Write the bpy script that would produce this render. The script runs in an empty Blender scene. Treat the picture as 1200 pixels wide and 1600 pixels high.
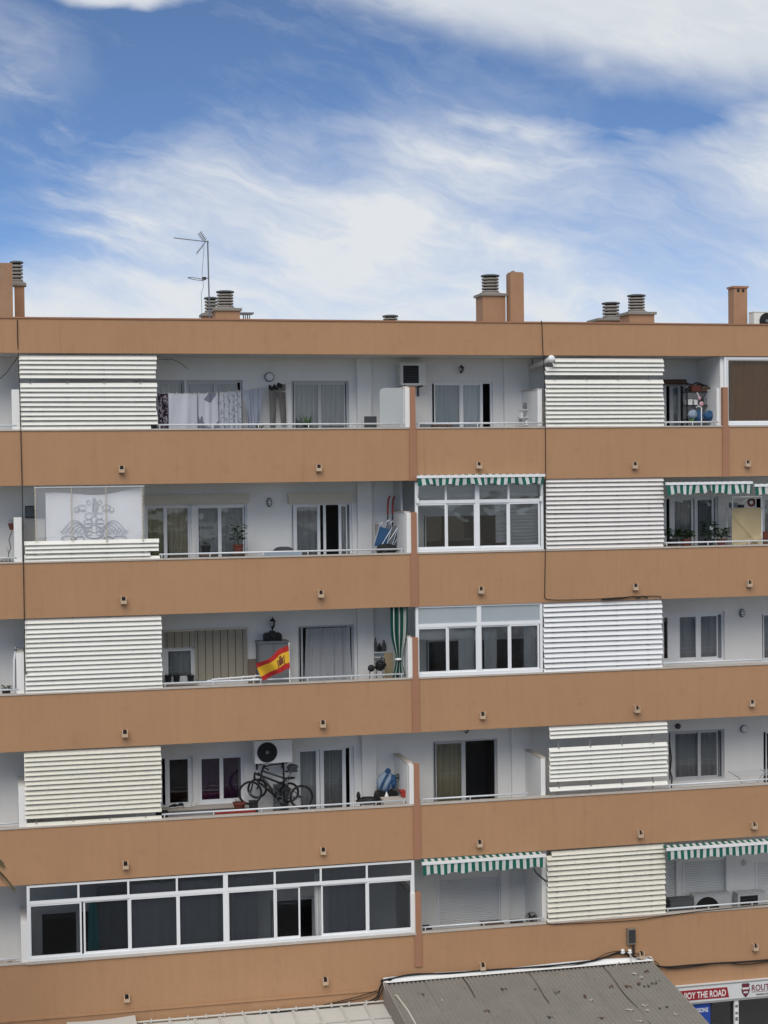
import bpy, math, random
from mathutils import Vector, Matrix
R = math.radians
random.seed(7)
scn = bpy.context.scene
col = scn.collection

# ------------------------------------------------------------------ camera
CAM_Y, CAM_Z = -38.0117, 15.64
YAW, PITCH, ROLL = R(13.17523), R(-1.48950), R(-0.65559)
FPX = 2600.0                                   # focal length in pixels of the 1200 x 1600 photograph
_fw = Vector((math.sin(YAW)*math.cos(PITCH), math.cos(YAW)*math.cos(PITCH), math.sin(PITCH)))
_r = Vector((math.cos(YAW), -math.sin(YAW), 0)); _u = _r.cross(_fw)
RT = _r*math.cos(ROLL) + _u*math.sin(ROLL); UP = -_r*math.sin(ROLL) + _u*math.cos(ROLL); FW = _fw
cd = bpy.data.cameras.new('camera'); cam = bpy.data.objects.new('camera', cd); col.objects.link(cam)
cd.sensor_fit = 'VERTICAL'; cd.sensor_height = 36.0; cd.lens = FPX/1600*36.0
cd.clip_start = 0.1; cd.clip_end = 4000
cam.matrix_world = Matrix(((RT.x, UP.x, -FW.x, 0), (RT.y, UP.y, -FW.y, CAM_Y), (RT.z, UP.z, -FW.z, CAM_Z), (0, 0, 0, 1)))
scn.camera = cam

# ------------------------------------------------------------------ view
scn.view_settings.view_transform = 'Standard'; scn.view_settings.look = 'None'
scn.view_settings.gamma = 1; scn.view_settings.use_curve_mapping = False
scn.view_settings.exposure = 0.45
scn.render.engine = 'CYCLES'
scn.cycles.max_bounces = 8; scn.cycles.transparent_max_bounces = 16

# ------------------------------------------------------------------ world
SUN_EL, SUN_AZ = R(46), R(203)                  # azimuth clockwise from +Y
world = bpy.data.worlds.new('World'); scn.world = world; world.use_nodes = True
nt = world.node_tree; nt.nodes.clear()
class NX:
    """tiny expression helper over shader math nodes"""
    def __init__(s, t, sock): s.t = t; s.s = sock
    def _op(s, op, *a, clamp=False):
        n = s.t.nodes.new('ShaderNodeMath'); n.operation = op; n.use_clamp = clamp
        for i, v in enumerate((s,)+a):
            if isinstance(v, NX): s.t.links.new(v.s, n.inputs[i])
            else: n.inputs[i].default_value = v
        return NX(s.t, n.outputs[0])
    def __add__(s, o): return s._op('ADD', o)
    def __radd__(s, o): return s._op('ADD', o)
    def __sub__(s, o): return s._op('SUBTRACT', o)
    def __rsub__(s, o): return (s*-1.0) + o
    def __mul__(s, o): return s._op('MULTIPLY', o)
    def __rmul__(s, o): return s._op('MULTIPLY', o)
    def __truediv__(s, o): return s._op('DIVIDE', o)
    def clamp(s, a=0.0, b=1.0):
        n = s.t.nodes.new('ShaderNodeClamp'); s.t.links.new(s.s, n.inputs[0]); n.inputs[1].default_value = a; n.inputs[2].default_value = b
        return NX(s.t, n.outputs[0])
    def smooth(s, a, b, lo=0.0, hi=1.0):
        n = s.t.nodes.new('ShaderNodeMapRange'); n.interpolation_type = 'SMOOTHSTEP'; s.t.links.new(s.s, n.inputs[0])
        for i, v in zip((1, 2, 3, 4), (a, b, lo, hi)): n.inputs[i].default_value = v
        return NX(s.t, n.outputs[0])
def gauss(x, y):                                # exp(-(x^2+y^2))
    return ((x*x + y*y)*-1.0)._op('EXPONENT')
sky = nt.nodes.new('ShaderNodeTexSky'); sky.sky_type = 'NISHITA'; sky.sun_disc = False
sky.sun_elevation = SUN_EL; sky.sun_rotation = SUN_AZ; sky.altitude = 1500; sky.air_density = 0.6; sky.dust_density = 0.0; sky.ozone_density = 4.0
tc = nt.nodes.new('ShaderNodeTexCoord'); sp = nt.nodes.new('ShaderNodeSeparateXYZ'); nt.links.new(tc.outputs['Generated'], sp.inputs[0])
dx, dy, dz = (NX(nt, sp.outputs[i]) for i in range(3))
az = dx._op('ARCTAN2', dy); el = dz._op('ARCSINE')
def noise(vec, scale, detail=6, rough=0.6, dist=0.0):
    n = nt.nodes.new('ShaderNodeTexNoise'); n.inputs['Scale'].default_value = scale; n.inputs['Detail'].default_value = detail
    n.inputs['Roughness'].default_value = rough; n.inputs['Distortion'].default_value = dist
    nt.links.new(vec, n.inputs['Vector']); return n
def comb(a, b, c):
    n = nt.nodes.new('ShaderNodeCombineXYZ')
    for i, v in enumerate((a, b, c)):
        if isinstance(v, NX): nt.links.new(v.s, n.inputs[i])
        else: n.inputs[i].default_value = v
    return n.outputs[0]
# streak coordinates: the cirrus trails drop slightly towards the right
along = dx*0.96 - dz*0.28; across = dx*0.28 + dz*0.96
w1 = noise(comb(along*2.2, dy*2.2, across*4.0), 2.6, 4, 0.55)
sepw = nt.nodes.new('ShaderNodeSeparateColor'); nt.links.new(w1.outputs['Color'], sepw.inputs[0])
wx, wy = NX(nt, sepw.outputs[0]) - 0.5, NX(nt, sepw.outputs[1]) - 0.5
streak = NX(nt, noise(comb(along*4.0 + wx*1.0, dy*4.0, across*13.0 + wy*2.0), 1.0, 7, 0.56).outputs['Fac'])
fine = NX(nt, noise(comb(along*8 + wx*0.9, dy*8, across*30 + wy*2.0), 1.0, 9, 0.64).outputs['Fac'])
puff = NX(nt, noise(comb(along*9 + wx*1, dy*9, across*13 + wy*1), 1.0, 7, 0.55).outputs['Fac'])
# angles in steps of 1/2600 rad about the middle of the view
U = (((az - YAW)*FPX + 600).clamp(-500, 1700)) + wx*230
V = ((el*-FPX + 716)) + wy*170
A = ((U - 500)*0.285 - V + (streak-0.5)*70 + (fine-0.5)*45 + 4).smooth(-35, 85)
h = V - 14 + (U - 600)*0.02 + (U - 330)._op('MINIMUM', 0.0)*0.62 + (streak - 0.5)*150 + (fine - 0.5)*90
B = h.smooth(105, 290)
hole = gauss((U - 985)/215, (V - 172)/44)
C = (gauss((U - 175)/150, (V + 6)/40) + (puff-0.5)*1.3).smooth(0.38, 0.75)*gauss((U-175)/240, (V+6)/70)
D = gauss((U - (V - 150)*0.6 - 30)/65, (V - 230)/130)*((fine - 0.38).smooth(0.0, 0.35))*0.6
E_ = gauss((U - 20)/110, (V - 95)/60)*0.42*puff.smooth(0.3, 0.7)
F_ = gauss((U - 690)/140, (V - 235)/75)*0.5
wisps = ((streak - 0.5)*2.2).clamp()*0.34 + ((fine - 0.50)*2.0).clamp()*0.42
veil = B*((streak - 0.36).smooth(-0.06, 0.26)*0.46 + 0.40 + (fine-0.5)*1.15 + h.smooth(250, 520)*0.10)
dens = (A*(0.90 + (puff-0.5)*0.3 + (fine-0.5)*0.25) + (veil - hole*1.05).clamp() + C*0.95 + D + E_ + F_*(fine+0.2) + wisps*0.9).clamp(0.0, 1.0)
dens = dens*(0.86 + puff*0.22)
dens = dens.clamp(0.03, 0.97)
hs = nt.nodes.new('ShaderNodeHueSaturation'); hs.inputs['Saturation'].default_value = 1.06; hs.inputs['Value'].default_value = 0.76
nt.links.new(sky.outputs[0], hs.inputs['Color'])
mixc = nt.nodes.new('ShaderNodeMix'); mixc.data_type = 'RGBA'
cc = nt.nodes.new('ShaderNodeMix'); cc.data_type = 'RGBA'       # cloud white, greyer where thick
cc.inputs['A'].default_value = (5.35, 5.55, 5.75, 1); cc.inputs['B'].default_value = (4.35, 4.75, 5.15, 1)
gk = (puff - 0.35).smooth(0.0, 0.4)*A
nt.links.new((gk*0.6 + h.smooth(420, 640)*0.35).s, cc.inputs['Factor'])
nt.links.new(dens.s, mixc.inputs['Factor']); nt.links.new(hs.outputs[0], mixc.inputs['A']); nt.links.new(cc.outputs['Result'], mixc.inputs['B'])
bg = nt.nodes.new('ShaderNodeBackground'); bg.inputs['Strength'].default_value = 0.105
wo = nt.nodes.new('ShaderNodeOutputWorld')
nt.links.new(mixc.outputs['Result'], bg.inputs['Color']); nt.links.new(bg.outputs[0], wo.inputs['Surface'])

# ------------------------------------------------------------------ sun (veiled by cloud: wide and weak)
sl = bpy.data.lights.new('sun', 'SUN'); sl.energy = 1.5; sl.angle = R(45); sl.color = (1.0, 0.955, 0.89)
so = bpy.data.objects.new('sun', sl); col.objects.link(so)
sd = Vector((math.sin(SUN_AZ)*math.cos(SUN_EL), math.cos(SUN_AZ)*math.cos(SUN_EL), math.sin(SUN_EL)))
so.rotation_euler = sd.to_track_quat('Z', 'Y').to_euler(); so.location = (0, -20, 60)

# ------------------------------------------------------------------ pixel -> place
def W(u, v, Y=0.0):
    """point on the vertical plane y = Y seen at photograph pixel (u, v)"""
    d = FW*FPX + RT*(u - 600) + UP*(800 - v)
    t = (Y - CAM_Y)/d.y
    return Vector((0, CAM_Y, CAM_Z)) + d*t
def X(u, v, Y=0.0): return W(u, v, Y).x
def Z(u, v, Y=0.0): return W(u, v, Y).z

# ------------------------------------------------------------------ materials
MATS = {}
def mat(name, rgb, rough=0.75, var=0.10, scale=3.0, bump=0.0, bscale=60.0, metal=0.0, dirt=0.0, dirtcol=(0.12, 0.10, 0.08), streaks=0.0, sub=0.0, spec=0.35):
    if name in MATS: return MATS[name]
    m = bpy.data.materials.new(name); m.use_nodes = True; t = m.node_tree; b = t.nodes['Principled BSDF']
    b.inputs['Roughness'].default_value = rough; b.inputs['Metallic'].default_value = metal; b.inputs['Specular IOR Level'].default_value = spec
    g = t.nodes.new('ShaderNodeNewGeometry')
    def nz(vec, sc, det=5, ro=0.6):
        n = t.nodes.new('ShaderNodeTexNoise'); n.inputs['Scale'].default_value = sc; n.inputs['Detail'].default_value = det; n.inputs['Roughness'].default_value = ro
        t.links.new(vec, n.inputs['Vector']); return NX(t, n.outputs['Fac'])
    P = g.outputs['Position']
    f = (nz(P, scale) - 0.5)*2.0*var
    if streaks:
        mp = t.nodes.new('ShaderNodeMapping'); mp.inputs['Scale'].default_value = (7, 7, 0.55); t.links.new(P, mp.inputs['Vector'])
        f = f + (nz(mp.outputs[0], 1.0, 6, 0.65) - 0.5)*2.0*streaks
    f = f + 1.0
    sc = t.nodes.new('ShaderNodeVectorMath'); sc.operation = 'SCALE'; sc.inputs[0].default_value = rgb; t.links.new(f.s, sc.inputs['Scale'])
    outc = sc.outputs[0]
    if dirt:
        mx = t.nodes.new('ShaderNodeMix'); mx.data_type = 'RGBA'; mx.inputs['B'].default_value = (*dirtcol, 1)
        t.links.new(outc, mx.inputs['A'])
        dn = nz(P, scale*2.7 + 1.3, 8, 0.7)
        t.links.new((dn.smooth(0.52, 0.78)*dirt).s, mx.inputs['Factor']); outc = mx.outputs['Result']
    t.links.new(outc, b.inputs['Base Color'])
    if bump:
        bp = t.nodes.new('ShaderNodeBump'); bp.inputs['Strength'].default_value = bump; bp.inputs['Distance'].default_value = 0.01
        t.links.new(nz(P, bscale, 4).s, bp.inputs['Height']); t.links.new(bp.outputs[0], b.inputs['Normal'])
    MATS[name] = m; return m
M_TAN = mat('tan render', (0.425, 0.242, 0.132), 0.9, 0.10, 0.5, 0.35, 45, streaks=0.085, dirt=0.24, dirtcol=(0.17, 0.10, 0.065))
def rain(m, amt, colr):
    t = m.node_tree; b = t.nodes['Principled BSDF']; src = b.inputs['Base Color'].links[0].from_socket; g = t.nodes.new('ShaderNodeNewGeometry'); f = None
    for sc, lo, hi in (((5.5, 1.0, 0.30), 0.56, 0.80), ((17.0, 1.0, 0.55), 0.60, 0.82)):
        mp = t.nodes.new('ShaderNodeMapping'); mp.inputs['Scale'].default_value = sc; t.links.new(g.outputs['Position'], mp.inputs['Vector'])
        n = t.nodes.new('ShaderNodeTexNoise'); n.inputs['Scale'].default_value = 1.0; n.inputs['Detail'].default_value = 7; n.inputs['Roughness'].default_value = 0.62; t.links.new(mp.outputs[0], n.inputs['Vector'])
        k = NX(t, n.outputs['Fac']).smooth(lo, hi); f = k if f is None else f + k
    mx = t.nodes.new('ShaderNodeMix'); mx.data_type = 'RGBA'; mx.inputs['B'].default_value = (*colr, 1); t.links.new(src, mx.inputs['A']); t.links.new((f*amt).clamp().s, mx.inputs['Factor']); t.links.new(mx.outputs['Result'], b.inputs['Base Color'])
rain(M_TAN, 0.46, (0.24, 0.14, 0.085))
M_CHIM = mat('chimney render', (0.36, 0.20, 0.118), 0.9, 0.10, 1.6, 0.3, 45, streaks=0.08, dirt=0.25, dirtcol=(0.17, 0.10, 0.065))
M_FIN = mat('reddish render', (0.36, 0.180, 0.110), 0.9, 0.09, 1.5, 0.25, 50, dirt=0.15)
M_WALL = mat('white wall paint', (0.80, 0.79, 0.765), 0.85, 0.065, 1.1, 0.2, 40, streaks=0.05, dirt=0.10, dirtcol=(0.45, 0.43, 0.40))
M_SOFF = mat('soffit paint', (0.72, 0.72, 0.70), 0.9, 0.06, 1.2, 0.1, 40)
M_COPE = mat('coping stone', (0.50, 0.45, 0.40), 0.85, 0.15, 6, 0.2, 70, dirt=0.35)
M_SLAT = mat('cream slat paint', (0.78, 0.765, 0.71), 0.5, 0.06, 4, 0.0, dirt=0.40, dirtcol=(0.42, 0.38, 0.31), streaks=0.04)
M_SLATW = mat('white slat paint', (0.80, 0.80, 0.80), 0.45, 0.04, 4, 0.0, dirt=0.15, dirtcol=(0.45, 0.43, 0.40), streaks=0.03)
M_SLATD = mat('weathered cream slat paint', (0.72, 0.69, 0.60), 0.55, 0.08, 5, 0.0, dirt=0.60, dirtcol=(0.36, 0.31, 0.23), streaks=0.07)
M_SLATP = mat('pinkish slat paint', (0.78, 0.745, 0.715), 0.5, 0.06, 4, 0.0, dirt=0.35, dirtcol=(0.40, 0.33, 0.28), streaks=0.04)
M_RAILD = mat('screen post metal', (0.30, 0.29, 0.27), 0.6, 0.2, 8, metal=0.3)
M_ALU = mat('white window frame', (0.80, 0.81, 0.82), 0.4, 0.04, 3, dirt=0.1, dirtcol=(0.5, 0.48, 0.45))
M_ALUG = mat('grey window frame', (0.50, 0.51, 0.52), 0.45, 0.06, 3)
M_RAIL = mat('painted rail metal', (0.68, 0.70, 0.72), 0.45, 0.08, 5, metal=0.2, dirt=0.15)
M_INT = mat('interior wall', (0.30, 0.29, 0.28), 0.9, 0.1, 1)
M_DARK = mat('dark metal', (0.035, 0.035, 0.038), 0.55, 0.2, 6)
M_BLACK = mat('black rubber', (0.014, 0.014, 0.015), 0.6, 0.2, 9)
M_CON = mat('chimney concrete', (0.25, 0.225, 0.20), 0.9, 0.14, 7, 0.4, 60, dirt=0.3)
M_CONP = mat('peeled grey render', (0.33, 0.195, 0.12), 0.95, 0.2, 2.0, 0.5, 25, dirt=0.9, dirtcol=(0.30, 0.27, 0.23))
M_GALV = mat('galvanised metal', (0.20, 0.205, 0.22), 0.45, 0.1, 6, metal=0.6)
M_STEEL = mat('silver metal', (0.55, 0.56, 0.58), 0.35, 0.08, 5, metal=0.8)
M_CREAMP = mat('cream plastic', (0.70, 0.69, 0.65), 0.5, 0.05, 3, dirt=0.2, dirtcol=(0.4, 0.37, 0.33))
M_WHITEP = mat('white plastic', (0.78, 0.78, 0.77), 0.45, 0.04, 3)
M_TERRA = mat('terracotta', (0.15, 0.045, 0.03), 0.8, 0.15, 8)
M_POTB = mat('black pot', (0.02, 0.02, 0.022), 0.6, 0.2, 8)
M_SOIL = mat('soil', (0.05, 0.035, 0.025), 1, 0.3, 20)
M_LEAF = mat('dark leaf', (0.035, 0.075, 0.025), 0.5, 0.35, 14)
M_LEAF2 = mat('mid leaf', (0.07, 0.13, 0.04), 0.5, 0.35, 14)
M_BEIGE = mat('beige paint', (0.62, 0.57, 0.47), 0.6, 0.06, 3, dirt=0.25)
M_WOOD = mat('brown wood', (0.12, 0.065, 0.04), 0.6, 0.25, 6)
M_GREYP = mat('grey cabinet plastic', (0.17, 0.18, 0.19), 0.5, 0.06, 4)
M_GREYD = mat('dark grey plastic', (0.08, 0.085, 0.09), 0.5, 0.1, 4)
M_BLUE = mat('blue fabric', (0.03, 0.09, 0.20), 0.7, 0.3, 7, bump=0.4, bscale=25)
M_LBLUE = mat('pale blue fabric', (0.30, 0.37, 0.46), 0.85, 0.2, 8, bump=0.3, bscale=30)
M_RED = mat('red plastic', (0.36, 0.035, 0.025), 0.5, 0.12, 6)
M_PINK = mat('pink plush', (0.62, 0.36, 0.40), 0.9, 0.12, 9)
M_TARP = mat('beige tarpaulin', (0.43, 0.34, 0.20), 0.7, 0.10, 3, 0.3, 10)
M_TEAL = mat('teal towel', (0.035, 0.20, 0.20), 0.95, 0.15, 8, 0.4, 80)
M_CORR = mat('weathered corrugated sheet', (0.235, 0.222, 0.198), 0.75, 0.16, 1.6, 0.25, 30, dirt=0.50, dirtcol=(0.11, 0.095, 0.075), streaks=0.0)
M_PANEL = mat('pale metal roof panel', (0.56, 0.55, 0.51), 0.6, 0.10, 1.4, 0.1, 30, dirt=0.35, dirtcol=(0.30, 0.27, 0.22))
M_FLASH = mat('white flashing', (0.82, 0.82, 0.81), 0.6, 0.06, 5, 0.3, 30, dirt=0.2, dirtcol=(0.35, 0.30, 0.25))
M_CABLE = mat('black cable', (0.012, 0.011, 0.011), 0.6, 0.2, 8)
M_CABLEW = mat('white cable', (0.55, 0.52, 0.46), 0.6, 0.1, 8)
M_ROOF = mat('roof gravel', (0.33, 0.31, 0.28), 0.95, 0.2, 4, 0.4, 40)
M_ASPH = mat('asphalt', (0.05, 0.05, 0.052), 0.9, 0.2, 3, 0.4, 60)
M_PAVE = mat('pavement', (0.30, 0.28, 0.26), 0.9, 0.12, 3, 0.3, 30)
M_GROUND = mat('earth', (0.20, 0.17, 0.13), 0.95, 0.2, 0.2)
M_SGREY = mat('sign grey white', (0.66, 0.67, 0.68), 0.5, 0.04, 3, dirt=0.12, dirtcol=(0.4, 0.38, 0.35))
M_SRED = mat('sign red', (0.30, 0.022, 0.035), 0.5, 0.06, 3)
M_SMAR = mat('sign maroon', (0.16, 0.02, 0.04), 0.5, 0.06, 3)
M_SBLUE = mat('sign blue', (0.02, 0.07, 0.36), 0.5, 0.06, 3)
M_INK = mat('dark print', (0.05, 0.045, 0.05), 0.6, 0.1, 3)
M_INKG = mat('grey print', (0.33, 0.34, 0.38), 0.8, 0.25, 14)
M_FRED = mat('flag red', (0.42, 0.022, 0.022), 0.8, 0.12, 8)
M_FYEL = mat('flag yellow', (0.72, 0.43, 0.03), 0.8, 0.10, 8)
M_PALM = mat('palm leaflet', (0.12, 0.10, 0.05), 0.6, 0.3, 9)
M_PALMD = mat('palm rib', (0.20, 0.15, 0.07), 0.7, 0.2, 9)
M_BARK = mat('palm bark', (0.16, 0.11, 0.075), 0.95, 0.3, 8, 0.6, 30)
M_BEADS = mat('shell beads', (0.52, 0.47, 0.38), 0.7, 0.4, 30)
M_WOODL = mat('weathered board', (0.22, 0.18, 0.14), 0.8, 0.2, 6)
M_CREST = mat('crest print', (0.16, 0.05, 0.03), 0.8, 0.6, 40)
M_SHUT = mat('closed shutter', (0.74, 0.745, 0.74), 0.6, 0.04, 3)
M_OPP = mat('facing wall', (0.42, 0.40, 0.37), 0.9, 0.1, 0.8, 0.2, 30)
M_OPPD = mat('facing wall band', (0.22, 0.20, 0.19), 0.9, 0.1, 0.8, 0.2, 30)
def fabric(name, rgb, var=0.07, scale=5.0, transl=0.35):
    if name in MATS: return MATS[name]
    m = mat(name, rgb, 0.95, var, scale, 0.2, 90, spec=0.1); t = m.node_tree; b = t.nodes['Principled BSDF']
    tr = t.nodes.new('ShaderNodeBsdfTranslucent'); mx = t.nodes.new('ShaderNodeMixShader'); mx.inputs[0].default_value = transl
    c = b.inputs['Base Color'].links[0].from_socket; t.links.new(c, tr.inputs['Color'])
    o = t.nodes['Material Output']; t.links.new(b.outputs[0], mx.inputs[1]); t.links.new(tr.outputs[0], mx.inputs[2]); t.links.new(mx.outputs[0], o.inputs['Surface'])
    return m
C_GREY = fabric('grey net curtain', (0.46, 0.47, 0.48)); C_WHITE = fabric('white net curtain', (0.70, 0.71, 0.72))
C_DGREY = fabric('dark grey curtain', (0.20, 0.21, 0.225)); C_BROWN = fabric('brown curtain', (0.31, 0.205, 0.125))
C_CREAM = fabric('cream curtain', (0.56, 0.51, 0.36)); C_YEL = fabric('yellow green curtain', (0.46, 0.45, 0.25))
C_PURP = fabric('purple curtain', (0.085, 0.035, 0.105)); C_LIGHT = fabric('pale grey curtain', (0.60, 0.61, 0.63))
C_CLOTH = fabric('white printed cloth', (0.86, 0.86, 0.88), transl=0.15); C_SHEET = fabric('white sheet', (0.76, 0.78, 0.86)); C_BLUEG = fabric('blue grey sheet', (0.46, 0.50, 0.60)); C_TROUS = fabric('grey trousers cloth', (0.26, 0.245, 0.235))
def patterned(name, c1, c2, scale, thr=0.5, kind='VORONOI'):
    m = fabric(name, c1); t = m.node_tree; b = t.nodes['Principled BSDF']
    g = t.nodes.new('ShaderNodeNewGeometry')
    if kind == 'VORONOI':
        n = t.nodes.new('ShaderNodeTexVoronoi'); n.inputs['Scale'].default_value = scale; s = n.outputs['Color']
        sx = t.nodes.new('ShaderNodeSeparateColor'); t.links.new(s, sx.inputs[0]); s = sx.outputs[0]
    else:
        n = t.nodes.new('ShaderNodeTexNoise'); n.inputs['Scale'].default_value = scale; n.inputs['Detail'].default_value = 4; s = n.outputs['Fac']
    t.links.new(g.outputs['Position'], n.inputs['Vector'])
    mx = t.nodes.new('ShaderNodeMix'); mx.data_type = 'RGBA'; mx.inputs['A'].default_value = (*c1, 1); mx.inputs['B'].default_value = (*c2, 1)
    t.links.new(NX(t, s).smooth(thr - 0.03, thr + 0.03).s, mx.inputs['Factor'])
    t.links.new(mx.outputs['Result'], b.inputs['Base Color'])
    for n in t.nodes:
        if n.type == 'BSDF_TRANSLUCENT': t.links.new(mx.outputs['Result'], n.inputs['Color'])
    return m
C_FLORAL = patterned('floral net curtain', (0.50, 0.52, 0.53), (0.30, 0.32, 0.31), 9, 0.62, 'NOISE')
C_DPAT = patterned('dark patterned cloth', (0.045, 0.03, 0.055), (0.42, 0.38, 0.44), 26, 0.66)
C_WPAT = patterned('white cloth with grey shapes', (0.74, 0.76, 0.84), (0.28, 0.28, 0.36), 3.6, 0.62)
C_WFRILL = patterned('pale frilled cloth', (0.62, 0.65, 0.72), (0.36, 0.39, 0.46), 16, 0.56, 'NOISE')
def striped(name, c1, c2, period, duty=0.5, axis=0):
    m = fabric(name, c1, transl=0.25); t = m.node_tree; b = t.nodes['Principled BSDF']
    g = t.nodes.new('ShaderNodeTexCoord'); s = t.nodes.new('ShaderNodeSeparateXYZ'); t.links.new(g.outputs['UV'], s.inputs[0])
    f = (NX(t, s.outputs[axis])*(1.0/period))._op('FRACT')
    k = f.smooth(duty - 0.02, duty + 0.02)
    nz = t.nodes.new('ShaderNodeTexNoise'); nz.inputs['Scale'].default_value = 6; t.links.new(g.outputs['Object'], nz.inputs['Vector'])
    mx = t.nodes.new('ShaderNodeMix'); mx.data_type = 'RGBA'; mx.inputs['A'].default_value = (*c1, 1); mx.inputs['B'].default_value = (*c2, 1); t.links.new(k.s, mx.inputs['Factor'])
    sc = t.nodes.new('ShaderNodeVectorMath'); sc.operation = 'SCALE'; t.links.new(mx.outputs['Result'], sc.inputs[0]); t.links.new((NX(t, nz.outputs['Fac'])*0.35 + 0.82).s, sc.inputs['Scale'])
    t.links.new(sc.outputs[0], b.inputs['Base Color'])
    for n in t.nodes:
        if n.type == 'BSDF_TRANSLUCENT': t.links.new(sc.outputs[0], n.inputs['Color'])
    return m
M_AWN = striped('green and white awning stripes', (0.025, 0.145, 0.115), (0.70, 0.71, 0.69), 0.172, 0.5)
M_DRAPE = striped('green and white drape stripes', (0.016, 0.085, 0.068), (0.68, 0.70, 0.66), 0.36, 0.62)
def glassmat(name, tint, ior, rough=0.015, tr=1.0):
    m = bpy.data.materials.new(name); m.use_nodes = True; t = m.node_tree; t.nodes.clear()
    o = t.nodes.new('ShaderNodeOutputMaterial'); a = t.nodes.new('ShaderNodeBsdfTransparent'); a.inputs[0].default_value = tuple(c*tr for c in tint) + (1,)
    g = t.nodes.new('ShaderNodeBsdfGlossy'); g.inputs['Roughness'].default_value = rough; g.inputs['Color'].default_value = (1, 1, 1, 1)
    fr = t.nodes.new('ShaderNodeFresnel'); fr.inputs['IOR'].default_value = ior
    gm = t.nodes.new('ShaderNodeNewGeometry'); nz = t.nodes.new('ShaderNodeTexNoise'); nz.inputs['Scale'].default_value = 1.1; t.links.new(gm.outputs['Position'], nz.inputs['Vector'])
    bp = t.nodes.new('ShaderNodeBump'); bp.inputs['Strength'].default_value = 0.14; bp.inputs['Distance'].default_value = 0.05; t.links.new(nz.outputs['Fac'], bp.inputs['Height']); t.links.new(bp.outputs[0], g.inputs['Normal'])
    mx = t.nodes.new('ShaderNodeMixShader'); t.links.new(fr.outputs[0], mx.inputs[0]); t.links.new(a.outputs[0], mx.inputs[1]); t.links.new(g.outputs[0], mx.inputs[2]); t.links.new(mx.outputs[0], o.inputs[0])
    return m
G_CLEAR = glassmat('window glass', (0.955, 0.97, 0.97), 1.58)
G_DARK = glassmat('smoked window glass', (0.80, 0.82, 0.84), 1.55)
G_BROWN = glassmat('tinted window glass', (0.92, 0.86, 0.78), 1.38)
def frosted(name, rgb, clear):
    m = mat(name, rgb, 0.6, 0.04, 2); t = m.node_tree; b = t.nodes['Principled BSDF']
    tr = t.nodes.new('ShaderNodeBsdfTransparent'); tl = t.nodes.new('ShaderNodeBsdfTranslucent'); tl.inputs[0].default_value = (*rgb, 1)
    m1 = t.nodes.new('ShaderNodeMixShader'); m1.inputs[0].default_value = 0.4; m2 = t.nodes.new('ShaderNodeMixShader'); m2.inputs[0].default_value = clear
    o = t.nodes['Material Output']; t.links.new(b.outputs[0], m1.inputs[1]); t.links.new(tl.outputs[0], m1.inputs[2]); t.links.new(m1.outputs[0], m2.inputs[1]); t.links.new(tr.outputs[0], m2.inputs[2]); t.links.new(m2.outputs[0], o.inputs['Surface'])
    return m
G_FROST = frosted('frosted glass', (0.66, 0.72, 0.75), 0.25)
G_PANEL = frosted('frosted divider panel', (0.68, 0.70, 0.70), 0.12)
G_PLAST = frosted('clear plastic sheet', (0.84, 0.86, 0.90), 0.74)

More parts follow.
